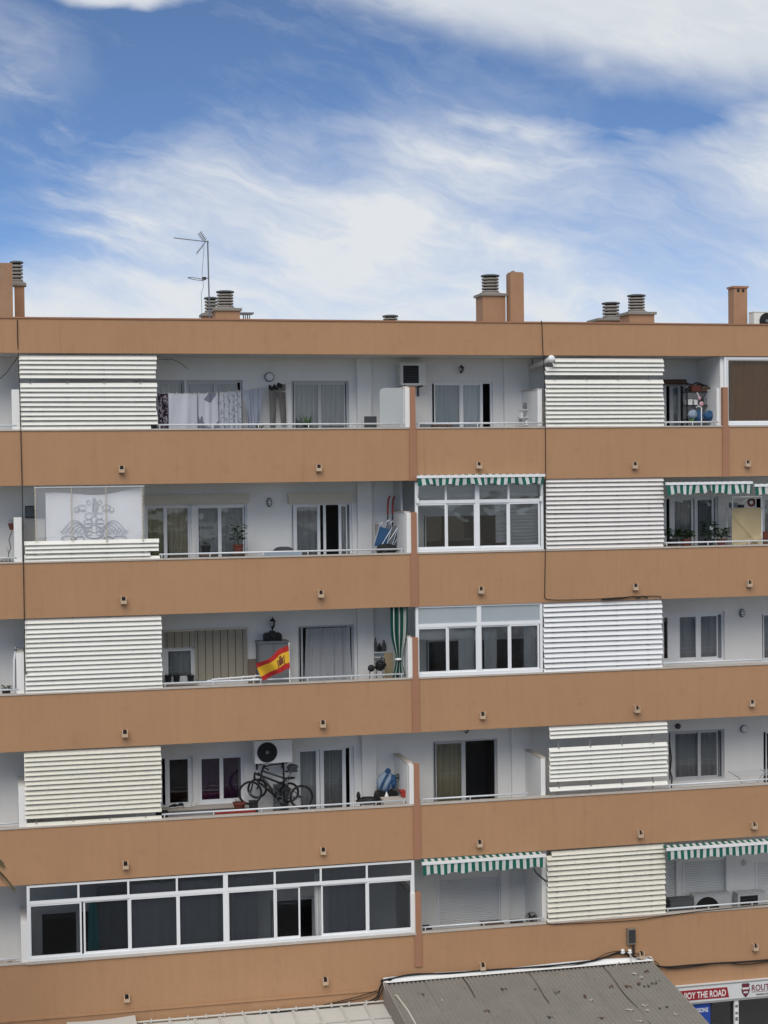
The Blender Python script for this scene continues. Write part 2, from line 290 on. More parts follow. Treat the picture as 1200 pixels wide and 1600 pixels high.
# ------------------------------------------------------------------ mesh helpers
ORG = {}
class MB:
    def __init__(s): s.v = []; s.f = []; s.mi = []; s.uv = None; s.smooth = False
    def _add(s, vs, fs, mi=0):
        b = len(s.v); s.v += [tuple(p) for p in vs]; s.f += [tuple(b+i for i in f) for f in fs]; s.mi += [mi]*len(fs); return s
    def box(s, x0, x1, y0, y1, z0, z1, mi=0):
        if x0 > x1: x0, x1 = x1, x0
        if y0 > y1: y0, y1 = y1, y0
        if z0 > z1: z0, z1 = z1, z0
        return s._add([(x0,y0,z0),(x1,y0,z0),(x1,y1,z0),(x0,y1,z0),(x0,y0,z1),(x1,y0,z1),(x1,y1,z1),(x0,y1,z1)],
                      [(0,3,2,1),(4,5,6,7),(0,1,5,4),(1,2,6,5),(2,3,7,6),(3,0,4,7)], mi)
    def obox(s, c, hx, hy, hz, M, mi=0):
        c = Vector(c)
        vs = [c + M @ Vector((sx*hx, sy*hy, sz*hz)) for sz in (-1, 1) for sx, sy in ((-1,-1),(1,-1),(1,1),(-1,1))]
        return s._add(vs, [(0,3,2,1),(4,5,6,7),(0,1,5,4),(1,2,6,5),(2,3,7,6),(3,0,4,7)], mi)
    def prism(s, poly, y0, y1, mi=0):
        """polygon in x,z extruded along y"""
        n = len(poly); vs = [(x, y0, z) for x, z in poly] + [(x, y1, z) for x, z in poly]
        return s._add(vs, [tuple(range(n)), tuple(range(2*n-1, n-1, -1))] + [(i, i+n, (i+1) % n + n, (i+1) % n) for i in range(n)], mi)
    def cyl(s, p0, p1, r0, r1=None, n=12, mi=0, caps=True):
        p0, p1 = Vector(p0), Vector(p1); r1 = r0 if r1 is None else r1
        d = (p1-p0).normalized(); a = d.orthogonal().normalized(); b = d.cross(a)
        vs = []
        for p, r in ((p0, r0), (p1, r1)):
            vs += [p + (a*math.cos(2*math.pi*i/n) + b*math.sin(2*math.pi*i/n))*r for i in range(n)]
        fs = [(i, (i+1) % n, (i+1) % n + n, i+n) for i in range(n)]
        if caps: fs += [tuple(range(n-1, -1, -1)), tuple(range(n, 2*n))]
        return s._add(vs, fs, mi)
    def tube(s, pts, r, n=6, mi=0):
        pts = [Vector(p) for p in pts]; vs = []; fs = []; m = len(pts)
        a = None
        for k, p in enumerate(pts):
            d = (pts[min(k+1, m-1)] - pts[max(k-1, 0)]).normalized()
            a = (a - d*a.dot(d)).normalized() if a is not None and (a - d*a.dot(d)).length > 1e-4 else d.orthogonal().normalized()
            b = d.cross(a); vs += [p + (a*math.cos(2*math.pi*i/n) + b*math.sin(2*math.pi*i/n))*r for i in range(n)]
        for k in range(m-1): fs += [(k*n+i, k*n+(i+1) % n, (k+1)*n+(i+1) % n, (k+1)*n+i) for i in range(n)]
        fs += [tuple(range(n-1, -1, -1)), tuple(range((m-1)*n, m*n))]
        return s._add(vs, fs, mi)
    def lathe(s, c, prof, n=20, axis='Z', mi=0):
        c = Vector(c); vs = []; fs = []; m = len(prof)
        for r, h in prof:
            for i in range(n):
                a = 2*math.pi*i/n; x, y = r*math.cos(a), r*math.sin(a)
                vs.append(c + (Vector((x, y, h)) if axis == 'Z' else Vector((x, -h, y)) if axis == 'Y' else Vector((h, x, y))))
        for k in range(m-1): fs += [(k*n+i, k*n+(i+1) % n, (k+1)*n+(i+1) % n, (k+1)*n+i) for i in range(n)]
        fs += [tuple(range(n-1, -1, -1)), tuple(range((m-1)*n, m*n))]
        return s._add(vs, fs, mi)
    def ring(s, c, R0, r, n=28, k=6, axis='Y', mi=0, ry=None):
        c = Vector(c); vs = []; fs = []
        for i in range(n):
            a = 2*math.pi*i/n
            for j in range(k):
                b = 2*math.pi*j/k; rr = R0 + r*math.cos(b); h = r*math.sin(b)
                x, y = rr*math.cos(a), rr*math.sin(a)*(ry or 1)
                vs.append(c + (Vector((x, h, y)) if axis == 'Y' else Vector((x, y, h))))
        for i in range(n):
            for j in range(k): fs.append((i*k+j, i*k+(j+1) % k, ((i+1) % n)*k+(j+1) % k, ((i+1) % n)*k+j))
        return s._add(vs, fs, mi)
    def blob(s, c, rx, ry, rz, seed=0, jit=0.12, n=12, m=8, mi=0):
        rnd = random.Random(seed); c = Vector(c); vs = [c + Vector((0, 0, -rz))]; fs = []
        for k in range(1, m):
            t = math.pi*k/m
            for i in range(n):
                a = 2*math.pi*i/n; j = 1 + rnd.uniform(-jit, jit)
                vs.append(c + Vector((rx*math.sin(t)*math.cos(a)*j, ry*math.sin(t)*math.sin(a)*j, -rz*math.cos(t)*(1+rnd.uniform(-jit, jit)*0.5))))
        vs.append(c + Vector((0, 0, rz))); T = len(vs)-1
        for i in range(n):
            fs.append((0, 1+(i+1) % n, 1+i)); fs.append((T, 1+(m-2)*n+i, 1+(m-2)*n+(i+1) % n))
        for k in range(m-2): fs += [(1+k*n+i, 1+k*n+(i+1) % n, 1+(k+1)*n+(i+1) % n, 1+(k+1)*n+i) for i in range(n)]
        return s._add(vs, fs, mi)
    def grid(s, fn, nu, nv, mi=0, uvfn=None):
        vs = [fn(i/nu, j/nv) for j in range(nv+1) for i in range(nu+1)]
        fs = [(j*(nu+1)+i, j*(nu+1)+i+1, (j+1)*(nu+1)+i+1, (j+1)*(nu+1)+i) for j in range(nv) for i in range(nu)]
        if uvfn: s.uv = [uvfn(i/nu, j/nv) for j in range(nv+1) for i in range(nu+1)]
        return s._add(vs, fs, mi)
    def build(s, name, m, parent=None, smooth=False, org=None):
        if parent is not None: o_ = ORG[parent.name]
        elif org is not None: o_ = Vector(org)
        else:
            xs, ys, zs = zip(*s.v); o_ = Vector(((min(xs)+max(xs))/2, (min(ys)+max(ys))/2, min(zs)))
        me = bpy.data.meshes.new(name); me.from_pydata([(x-o_.x, y-o_.y, z-o_.z) for x, y, z in s.v], [], s.f)
        ms = m if isinstance(m, (list, tuple)) else [m]
        for q in ms: me.materials.append(q)
        if len(ms) > 1: me.polygons.foreach_set('material_index', s.mi)
        if s.uv:
            l = me.uv_layers.new(name='UVMap')
            for lp in me.loops: l.data[lp.index].uv = s.uv[lp.vertex_index]
        if smooth or s.smooth: me.polygons.foreach_set('use_smooth', [True]*len(me.polygons))
        me.update()
        o = bpy.data.objects.new(name, me); col.objects.link(o)
        if parent is not None: o.parent = parent; ORG[o.name] = o_
        else: o.location = o_; ORG[o.name] = o_
        return o
def tag(o, label, cat, group=None):
    o['label'] = label; o['category'] = cat
    if group: o['group'] = group
    return o
def thing(name, label, cat, loc, group=None):
    o = bpy.data.objects.new(name, None); col.objects.link(o); o.location = loc; o.empty_display_size = 0.2
    ORG[o.name] = Vector(loc); return tag(o, label, cat, group)
def struct(o): o['kind'] = 'structure'; return o
def inst(mesh, name, parent, loc, rot=None, org=None):
    """one more object on shared mesh data, at world place loc"""
    o = bpy.data.objects.new(name, mesh); col.objects.link(o); o.parent = parent; o.location = Vector(loc) - ORG[parent.name]
    if rot: o.rotation_euler = rot
    ORG[o.name] = Vector(loc); return o
def B(x0, x1, y0, y1, z0, z1): return MB().box(x0, x1, y0, y1, z0, z1)
def drape(P0, P1, zb, pleats=8, amp=0.03, nu=None, nv=10, sag=0.0, wild=0.0, gather=0.0, seed=0, zb1=None, uvw=None):
    """cloth hanging from the line P0-P1 down to height zb (zb1 at the far end)"""
    P0, P1 = Vector(P0), Vector(P1); rnd = random.Random(seed); ph = [rnd.uniform(0, 6.28) for _ in range(6)]
    d = (P1-P0); nrm = Vector((d.y, -d.x, 0)).normalized(); nu = nu or max(12, pleats*6); L = d.length
    zb1 = zb if zb1 is None else zb1
    def fn(a, b):
        q = a + gather*b*(0.5-a)*2*0.5
        top = P0 + d*q; top.z -= sag*4*a*(1-a)
        z = top.z + (zb + (zb1-zb)*a - top.z)*b
        off = amp*(0.45+0.55*b)*math.sin(2*math.pi*pleats*a + ph[0] + 0.7*math.sin(5*a+ph[1])) + amp*0.5*math.sin(2*math.pi*pleats*1.7*a + ph[2] + b*1.5)
        off += wild*math.sin(3*a*math.pi + ph[3] + 4*b)*b
        p = Vector((top.x, top.y, z)) + nrm*off
        p.z += wild*0.3*math.sin(4*a*math.pi+ph[4])*b
        return p
    return MB().grid(fn, nu, nv, uvfn=lambda a, b: (a*(uvw or L), b))

# ------------------------------------------------------------------ heights read from the facade lines
SILL = [16.572, 13.619, 10.664, 7.660, 4.600]
SOFF = [18.313, 15.354, 12.379, 9.398, 6.389]
FLOOR = [z - 1.0 for z in SILL]
PTOP = 19.077
BX0, BX1 = -7.0, 27.0
YB = 1.5                                         # balcony depth: the back wall

# ================================================================== SETTING
struct(B(-600, 600, -600, 900, -0.3, 0.0).build('ground', M_GROUND))
struct(B(-80, 110, -30, -8.0, -0.02, 0.004).build('road', M_ASPH))
for nm, y0, y1 in (('pavement', -8.0, 0.3), ('pavement', -41.0, -30.0)):
    struct(B(-80, 110, y0, y1, -0.1, 0.13).build(nm, M_PAVE))

# ================================================================== APARTMENT BUILDING
bld = thing('apartment_building', 'long tan and white apartment building with five rows of recessed balconies', 'building', ((BX0+BX1)/2, 5, 0))
# parapet bands: top one, four between the storeys, the lowest runs on down to the shops
bands = [(SOFF[0], PTOP)] + [(SOFF[k+1], SILL[k]) for k in range(4)] + [(2.62, SILL[4])]
for i, (z0, z1) in enumerate(bands):
    B(BX0, BX1, 0.0, 0.13, z0, z1).build('parapet_band', M_TAN, bld)
    c = MB()
    x = BX0
    rnd = random.Random(i)
    while x < BX1:                                # coping stones laid end to end with fine joints
        L = min(rnd.uniform(1.1, 1.5), BX1 - x); c.box(x+0.002, x+L-0.002, -0.022, 0.152, z1+0.002, z1+0.034+rnd.uniform(0, 0.004)); x += L
    c.build('coping', M_COPE if i else M_FIN, bld)
for k in range(5):                                # soffit and floor slabs, rooms
    top = FLOOR[k-1] if k else PTOP - 0.25
    B(BX0, BX1, 0.132, 9.5, SOFF[k]+0.012, top).build('floor_slab', M_SOFF, bld)
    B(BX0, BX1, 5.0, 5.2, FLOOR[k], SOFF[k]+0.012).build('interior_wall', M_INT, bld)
B(BX0, BX1, 0.132, 9.5, FLOOR[4]-0.3, FLOOR[4]).build('floor_slab', M_SOFF, bld)
B(BX0, BX1, 0.2, 9.4, PTOP-0.25, PTOP-0.20).build('roof', M_ROOF, bld)
B(BX0-0.2, BX0, 0.0, 9.7, 0, PTOP).build('side_wall', M_TAN, bld)
B(BX1, BX1+0.2, 0.0, 9.7, 0, PTOP).build('side_wall', M_TAN, bld)
B(BX0, BX1, 9.5, 9.7, 0, PTOP).build('rear_wall', M_TAN, bld)
XL, XC, XR = 0.545, 9.594, 12.861
XR2 = X(1134, 620)
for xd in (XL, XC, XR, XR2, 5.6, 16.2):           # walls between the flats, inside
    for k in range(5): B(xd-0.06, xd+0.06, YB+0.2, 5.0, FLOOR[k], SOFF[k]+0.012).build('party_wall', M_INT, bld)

HOLES = {k: [] for k in range(6)}
def bx_at(u0, u1, v, Y): return X(u0, v, Y), X(u1, v, Y)
def opening(k, u0, u1, vt, vb=None):
    um = (u0+u1)/2; x0, x1 = X(u0, vt, YB), X(u1, vt, YB); z1 = Z(um, vt, YB); z0 = FLOOR[k]+0.03 if vb is None else Z(um, vb, YB)
    HOLES[k].append((x0, x1, z0, z1)); return x0, x1, z0, z1
def sliding_door(k, u0, u1, vt, posts=(), panes=(), vb=None, fm=None, t=0.05, name='sliding_door', glass=None, head=0.05, mid=()):
    x0, x1, z0, z1 = opening(k, u0, u1, vt, vb); fm = fm or M_ALU
    y0, y1 = YB+0.07, YB+0.12
    m = MB(); m.box(x0, x0+t, y0, y1, z0, z1); m.box(x1-t, x1, y0, y1, z0, z1); m.box(x0+t, x1-t, y0, y1, z1-head, z1); m.box(x0+t, x1-t, y0, y1, z0, z0+0.06)
    for a, b in posts:
        xa, xb = X(a, vt+30, YB+0.08), X(b, vt+30, YB+0.08); m.box(xa, xb, y0-0.008, y1-0.01, z0+0.06, z1-head)
        m.box(xa-0.002, xa+0.004, y0-0.010, y0, z0+0.06, z1-head)
    d = m.build(name, fm, bld)
    for p in panes:
        a, b = p[0], p[1]; g = p[2] if len(p) > 2 else (glass or G_CLEAR)
        xa, xb = X(a, vt+30, YB+0.1), X(b, vt+30, YB+0.1)
        off = p[3] if len(p) > 3 else 0.0
        # each sash: a thin metal border and its glass
        s = MB(); w = 0.028; za, zb = z0+0.06, z1-head; ya = YB+0.082+off; yb = ya+0.022
        s.box(xa, xa+w, ya, yb, za, zb); s.box(xb-w, xb, ya, yb, za, zb); s.box(xa+w, xb-w, ya, yb, zb-w*1.4, zb); s.box(xa+w, xb-w, ya, yb, za, za+w*1.6)
        s.build('sash', fm, d)
        B(xa+w, xb-w, ya+0.008, ya+0.014, za+w*1.6, zb-w*1.4).build('pane', g, d)
    return d, x0, x1, z0, z1
def shutter_panel(k, u0, u1, vt, vb=None, m_=None, frame=True):
    x0, x1, z0, z1 = opening(k, u0, u1, vt, vb)
    s = MB(); n = int((z1-z0)/0.045); 
    for i in range(n):
        a = z0 + (z1-z0)*i/n; b = z0 + (z1-z0)*(i+1)/n
        s._add([(x0+0.02, YB+0.05, a), (x1-0.02, YB+0.05, a), (x1-0.02, YB+0.043, (a+b)/2), (x0+0.02, YB+0.043, (a+b)/2), (x1-0.02, YB+0.05, b-0.004), (x0+0.02, YB+0.05, b-0.004)], [(0, 1, 2, 3), (3, 2, 4, 5)])
    o = s.build('roller_shutter', m_ or M_SHUT, bld)
    for xa in (x0, x1-0.05): B(xa, xa+0.05, YB-0.02, YB+0.06, z0, z1).build('guide_rail', M_ALU, o)
    return o
def shutter_box(u0, u1, v0, v1, m_=None):
    um = (u0+u1)/2; Y = YB-0.16
    m = MB(); m.box(X(u0, v0, Y), X(u1, v0, Y), Y, YB-0.002, Z(um, v1, Y), Z(um, v0, Y))
    m.box(X(u0, v0, Y)-0.012, X(u1, v0, Y)+0.012, Y-0.01, YB-0.004, Z(um, v0, Y), Z(um, v0, Y)+0.02)
    m.build('shutter_box', m_ or M_BEIGE, bld)

# --- row 1 (top)
sliding_door(0, 208, 288, 594, posts=[(244, 247)], panes=[(210, 246), (247, 283)], fm=M_ALUG)
sliding_door(0, 291, 379, 594, posts=[(334, 337)], panes=[(294, 336), (337, 371)], fm=M_ALUG)
sliding_door(0, 455, 545, 595, posts=[(497, 500)], panes=[(459, 498), (500, 539)], fm=M_ALUG)
sliding_door(0, 673, 770, 596, posts=[(719, 722), (750, 754)], panes=[(678, 719), (722, 751, G_CLEAR, 0.012)])
sliding_door(0, 1040, 1072, 600, posts=[(1046, 1050), (1059, 1063)], panes=[(1050, 1060)], fm=M_ALUG)
# --- row 2
sliding_door(1, 226, 299, 788, posts=[(256, 260)], panes=[(229, 257), (259, 295)])
sliding_door(1, 305, 386, 788, posts=[(341, 345)], panes=[(308, 342), (344, 381)])
shutter_box(226, 389, 774, 787)
sliding_door(1, 454, 550, 786, posts=[(458, 462), (496, 500), (505, 509), (529, 533)], panes=[(462, 497), (531, 542)], fm=M_ALU)
shutter_box(451, 552, 771, 786)
sliding_door(1, 660, 836, 800, posts=[(745, 750)], panes=[(664, 746), (748, 832)])
sliding_door(1, 1040, 1122, 776, posts=[(1046, 1052), (1080, 1083), (1085, 1088), (1112, 1115)], panes=[(1052, 1081), (1088, 1113)])
sliding_door(1, 1178, 1230, 776, posts=[(1190, 1193)], panes=[(1193, 1226)])
# --- row 3
sliding_door(2, 255, 305, 1012, posts=[(258, 261), (300, 304)], panes=[(261, 300)], vb=1064, name='window')
sliding_door(2, 465, 553, 977, posts=[(470, 473), (543, 547)], panes=[], fm=M_ALUG)
sliding_door(2, 664, 836, 995, posts=[(748, 752)], panes=[(668, 748), (752, 832)])
sliding_door(2, 1036, 1132, 957, posts=[(1043, 1061), (1087, 1094)], panes=[(1034, 1044), (1060, 1088), (1093, 1121)], vb=1034, name='window', t=0.05, head=0.08)
sliding_door(2, 1190, 1240, 956, posts=[], panes=[(1192, 1236)], name='window', vb=1034)
# --- row 4
sliding_door(3, 250, 301, 1182, posts=[(258, 263), (294, 299)], panes=[(263, 295, G_DARK)], vb=1262, name='window')
sliding_door(3, 309, 381, 1178, posts=[(343, 348)], panes=[(313, 345, G_CLEAR), (347, 378, G_CLEAR)], vb=1256, name='window', t=0.07, head=0.08)
sliding_door(3, 464, 553, 1168, posts=[(494, 499), (500, 504), (535, 540), (546, 549)], panes=[(467, 495), (504, 536)])
sliding_door(3, 676, 777, 1156, posts=[(721, 727)], panes=[(680, 722)], fm=M_ALUG)
sliding_door(3, 1044, 1132, 1141, posts=[(1047, 1053), (1090, 1093)], panes=[(1053, 1091), (1093, 1121, G_CLEAR)], vb=1220, name='window', fm=M_ALUG)
sliding_door(3, 1192, 1250, 1140, posts=[], panes=[(1196, 1246)])
# --- row 5
sliding_door(4, 60, 190, 1420, posts=[(120, 124)], panes=[(64, 121), (123, 186)], glass=G_DARK)
sliding_door(4, 240, 330, 1410, posts=[(283, 287)], panes=[(244, 284), (286, 326)], glass=G_DARK)
sliding_door(4, 420, 560, 1400, posts=[(488, 492)], panes=[(424, 489), (491, 556)], glass=G_DARK)
shutter_panel(4, 683, 782, 1372)
shutter_panel(4, 1040, 1059, 1345); shutter_panel(4, 1066, 1136, 1345); shutter_panel(4, 1180, 1250, 1345)

# back walls with the openings cut out
for k in range(5):
    hs_ = sorted(HOLES[k]); m = MB(); x = BX0; zf, zc = FLOOR[k], SOFF[k]+0.012
    for (x0, x1, z0, z1) in hs_:
        m.box(x, x0, YB, YB+0.2, zf, zc); m.box(x0, x1, YB, YB+0.2, z1, zc)
        if z0 > zf+0.001: m.box(x0, x1, YB, YB+0.2, zf, z0)
        x = x1
    m.box(x, BX1, YB, YB+0.2, zf, zc)
    m.build('back_wall', M_WALL, bld)
# pilasters on the back wall
for k, (pa, pb, v) in enumerate(((558, 580, 600), (559, 581, 800), (559, 584, 1000), (566, 588, 1190), (600, 622, 1400))):
    if k < 4: B(X(pa, v, YB-0.12), X(pb, v, YB-0.12), YB-0.12, YB-0.002, FLOOR[k], SOFF[k]+0.01).build('pilaster', M_WALL, bld)
for k, (pa, pb, v) in ((0, (788, 827, 600)), (3, (800, 828, 1190)), (4, (783, 796, 1400)), (4, (1135, 1146, 1370))):
    B(X(pa, v, YB-0.09), X(pb, v, YB-0.09), YB-0.09, YB-0.003, FLOOR[k], SOFF[k]+0.01).build('pilaster', M_WALL, bld)
# half-height dividers between neighbouring balconies, with the reddish fin at the facade
FIN_H = 0.975
for k in range(5):
    zt = SILL[k] + FIN_H
    B(XC-0.16, XC-0.045, 0.156, YB-0.002, FLOOR[k], zt-0.004).build('divider_wall', M_WALL, bld)
    B(XC-0.175, XC-0.03, 0.15, YB-0.002, zt-0.003, zt+0.03).build('divider_cap', M_COPE, bld)
    z0 = bands[k+1][0] - 0.004 if k < 4 else 3.82
    f = MB(); f.box(XC-0.045, XC+0.085, -0.035, 0.155, SILL[k]-0.01, zt+0.012); f.box(XC-0.07, XC+0.105, -0.034, -0.0005, z0, SILL[k]+0.03); f.build('fin', M_FIN, bld)
    B(XC-0.155, XC-0.047, -0.004, 0.154, SILL[k]+0.04, zt).build('divider_end', M_WALL, bld)
    zl = SILL[k] + (1.02 if k == 1 else 0.93)
    B(XL-0.13, XL+0.04, 0.06, YB-0.002, FLOOR[k], zl).build('divider_wall', M_WALL, bld)
    if k in (0, 3):
        B(XR-0.10, XR+0.01, 0.16, YB-0.002, FLOOR[k], SILL[k]+0.93).build('divider_wall', M_WALL, bld)
        B(XR-0.115, XR+0.02, 0.16, YB-0.002, SILL[k]+0.932, SILL[k]+0.96).build('divider_cap', M_COPE, bld)
B(XR-0.10, XR+0.02, 0.16, YB-0.002, FLOOR[4], SOFF[4]).build('divider_wall', M_WALL, bld)
B(XR2-0.10, XR2+0.02, 0.10, YB-0.002, FLOOR[0], SOFF[0]+0.005).build('divider_wall', M_WALL, bld)
B(XR2-0.17, XR2-0.10, 0.16, YB-0.40, FLOOR[0], SILL[0]+FIN_H-0.02).build('divider_wall', M_WALL, bld)
f = MB(); f.box(XR2-0.085, XR2+0.045, -0.035, 0.098, SILL[0]-0.01, SILL[0]+FIN_H); f.box(XR2-0.10, XR2+0.07, -0.034, -0.0005, bands[1][0]-0.004, SILL[0]+0.03); f.build('fin', M_FIN, bld)
# darker full-height partition set back above the half dividers
B(XC-0.10, XC-0.06, 0.75, YB-0.003, SILL[1]+FIN_H+0.032, SOFF[1]+0.01).build('partition_panel', M_ALUG, bld)

# rails above the parapets: one rail and short posts for every open stretch
def railing(k, u0, u1, h=0.125):
    v = {0: 665, 1: 860, 2: 1055, 3: 1250, 4: 1450}[k]
    x0, x1 = X(u0, v), X(u1, v); z = SILL[k] + h
    r = MB().cyl((x0, 0.07, z), (x1, 0.07, z), 0.021, n=10).build('railing', M_RAIL, bld, smooth=True)
    n = max(2, int((x1-x0)/1.05)); rnd = random.Random(int(u0)+k)
    for i in range(n+1):
        x = x0 + 0.06 + (x1-x0-0.12)*i/n + (rnd.uniform(-0.1, 0.1) if 0 < i < n else 0)
        MB().cyl((x, 0.07, SILL[k]+0.03), (x, 0.07, z-0.01), 0.012, n=8).build('post', M_RAIL, r, smooth=True)
for k, spans in enumerate((((-60, 26), (246, 632), (652, 850), (1039, 1124)), ((-60, 26), (249, 632), (1040, 1240)), ((-60, 29), (254, 632), (1037, 1240)),
                           ((-60, 29), (253, 636), (657, 826), (1045, 1240)), ((-60, 30), (662, 852), (1042, 1240)))):
    for a, b in spans: railing(k, a, b)

# drain spouts
def spout(u, v):
    p = W(u, v-0.5, -0.06); m = MB(); w = 0.066; rnd = random.Random(int(u*7+v)); d = rnd.uniform(0.10, 0.15); l = rnd.uniform(-0.012, 0.012)
    m.box(p.x-w, p.x+w, -d, -0.002, p.z-0.085, p.z-0.055); m.box(p.x-w, p.x-w+0.022, -d, -0.002, p.z-0.0545, p.z+0.075+l); m.box(p.x+w-0.022, p.x+w, -d, -0.002, p.z-0.0545, p.z+0.068-l)
    m.box(p.x-w+0.022, p.x+w-0.022, -d+0.002, -d+0.02, p.z-0.0545, p.z-0.012)
    o = m.build('drain_spout', M_SPOUT, bld)
    B(p.x-w+0.024, p.x+w-0.024, -0.035, -0.003, p.z-0.012, p.z+0.066).build('drain_hole', M_BLACK, o)
M_SPOUT = mat('spout cement', (0.54, 0.40, 0.28), 0.9, 0.2, 12, 0.3, 60, dirt=0.4)
for u, v in ((190, 733), (498, 731), (748, 727), (992, 727), (1168, 724), (193, 938), (501, 928), (751, 922), (993, 917), (1171, 912), (195, 1146), (504, 1131), (754, 1118), (995, 1108), (1175, 1099),
             (196, 1352), (505, 1330), (749, 1318), (1000, 1303), (1178, 1290), (198, 1560), (508, 1533), (754, 1510), (1002, 1492), (1180, 1480)): spout(u, v)
# raised ledge low on the facade, left of the corrugated roof
p0, p1 = W(-60, 1602), W(590, 1546)
B(p0.x-4, p1.x, -0.03, -0.001, p1.z-0.03, p1.z+0.02).build('ledge', M_TAN, bld)

# --- glazed-in balconies
def glazing(k, u0, u1, vt, mull, lower, trans=None, fm=None, gu=None, gl=None, y=0.03, thick=(), name='balcony_glazing', zb=None, w=0.05, vref=None):
    """mull: pixel columns of uprights above and below the transom; lower: sashes (u0,u1,glass,dy)"""
    fm = fm or M_ALU; vr = vref or (vt+60); x0, x1 = X(u0, vr, y), X(u1, vr, y); um = (u0+u1)/2
    zt = SOFF[k]-0.004 if vt is None else Z(um, vt, y); zb = zb or SILL[k]+0.04; ztr = Z(um, trans, y) if trans else None
    m = MB(); ya, yb = y, y+0.07
    m.box(x0, x0+0.065, ya, yb, zb, zt); m.box(x1-0.065, x1, ya, yb, zb, zt); m.box(x0+0.065, x1-0.065, ya, yb, zt-0.05, zt); m.box(x0+0.065, x1-0.065, ya-0.01, yb, zb, zb+0.075)
    xs = [x0+0.065] + [X(c, vr, y) for c in mull] + [x1-0.065]
    if ztr: m.box(x0+0.065, x1-0.065, ya+0.002, yb, ztr-0.04, ztr+0.04)
    for i, c in enumerate(xs[1:-1]):
        ww = 0.055 if mull[i] in thick else w*0.5
        m.box(c-ww, c+ww, ya+0.004, yb-0.004, (ztr+0.04) if ztr else zb+0.075, zt-0.05)
        if mull[i] in thick and ztr: m.box(c-ww, c+ww, ya+0.004, yb-0.004, zb+0.075, ztr-0.04)
    fr = m.build(name, fm, bld)
    if ztr:
        for i in range(len(xs)-1):
            g = gu[i % len(gu)] if isinstance(gu, list) else (gu or G_CLEAR)
            B(xs[i]+0.03*(i > 0), xs[i+1]-0.03*(i < len(xs)-2), y+0.03, y+0.036, ztr+0.04, zt-0.05).build('pane', g, fr)
    top = (ztr-0.04) if ztr else zt-0.05
    for q in lower:
        a, b = X(q[0], vr+40, y), X(q[1], vr+40, y); g = q[2] if len(q) > 2 and q[2] else (gl or G_CLEAR); dy = q[3] if len(q) > 3 else 0.0; s = q[4] if len(q) > 4 else 0.04
        ya2 = y+0.012+dy; h0 = zb+0.075
        sm = MB(); sm.box(a, a+s, ya2, ya2+0.028, h0, top); sm.box(b-s, b, ya2, ya2+0.028, h0, top); sm.box(a+s, b-s, ya2, ya2+0.028, top-s, top); sm.box(a+s, b-s, ya2, ya2+0.028, h0, h0+s*1.1)
        sm.build('sash', fm, fr); B(a+s, b-s, ya2+0.010, ya2+0.016, h0+s*1.1, top-s).build('pane', g, fr)
    return fr
glazing(0, 1132, 1290, 558, [], [(1137, 1284, G_BROWN, 0.0, 0.03)], fm=M_ALU, vref=610)
glazing(1, 649, 849, 752, [697, 746, 795], [(651, 698, None, 0.0), (698, 744, None, 0.022), (747, 795, None, 0.022), (795, 844, None, 0.0)], trans=783, thick=(746,), vref=800)
glazing(2, 650, 848, 944, [749], [(653, 700, None, 0.0), (700, 747, None, 0.022), (751, 797, None, 0.022), (797, 843, None, 0.0)], trans=975, gu=G_FROST, vref=1000, thick=(749,))
glazing(4, 42, 648, 1364, [123, 201, 277, 353, 430, 502, 574], [(46, 128, None, 0.0), (131, 203, None, 0.024), (203, 279, None, 0.0), (279, 352, None, 0.0), (356, 431, None, 0.0), (431, 470, None, 0.024), (503, 575, None, 0.024), (575, 645, None, 0.0)],
        trans=1391, gl=G_DARK, gu=G_DARK, thick=(353,), vref=1420, w=0.045)
# stone sill under the long glazing
B(X(40, 1500), X(650, 1460), -0.04, -0.023, SILL[4]-0.01, SILL[4]+0.045).build('window_sill', M_COPE, bld)

# --- chimneys and stacks on the roof
ROOFZ = PTOP - 0.20
def louvre_stack(u0, u1, v0, v1, b, Y, rings=5):
    """round stack of concrete rings on a rendered base; b = (u0,u1,v) base box and its top"""
    um = (u0+u1)/2; c = W(um, v1, Y); zt = Z(um, v0, Y); r = (X(u1, v0, Y)-X(u0, v0, Y))/2*0.94
    x0, x1 = X(b[0], b[2], Y), X(b[1], b[2], Y); zb = Z((b[0]+b[1])/2, b[2], Y)
    hy = (x1-x0)/2*0.9
    base = MB(); base.box(x0+0.05, x1-0.05, Y-hy, Y+hy, ROOFZ, zb-0.05); base = base.build('chimney', M_CHIM, bld)
    cap = MB(); cap.box(x0, x1, Y-hy-0.05, Y+hy+0.05, zb-0.052, zb+0.012); cap.lathe((c.x, Y, 0), [(r*1.35, zb+0.010), (r*1.2, zb+0.05), (r*0.9, zb+0.055)], 20); cap.build('chimney_cap', M_CON, base)
    MB().lathe((c.x, Y, 0), [(r*0.66, zb+0.03), (r*0.66, zt-0.02)], 16).build('flue', M_BLACK, base, smooth=False)
    z0 = zb+0.06; st = (zt-0.05-z0)/rings
    for i in range(rings):
        z = z0 + st*i; MB().lathe((c.x, Y, 0), [(r*0.70, z+st*0.28), (r*0.96, z+0.0), (r*0.99, z+st*0.30), (r*0.93, z+st*0.60), (r*0.70, z+st*0.66)], 24).build('louvre_ring', M_CON, base, smooth=False)
    MB().lathe((c.x, Y, 0), [(r*1.02, zt-0.045), (r*1.08, zt-0.03), (r*1.06, zt-0.005), (r*0.7, zt+0.012)], 24).build('top_disc', M_GREYD, base)
louvre_stack(16, 37, 409, 441, (19, 41, 444), 3.4, 5)
louvre_stack(319, 341, 465, 488, (313, 345, 492), 4.6, 4)
louvre_stack(338, 366, 455, 480, (331, 375, 484), 3.0, 5)
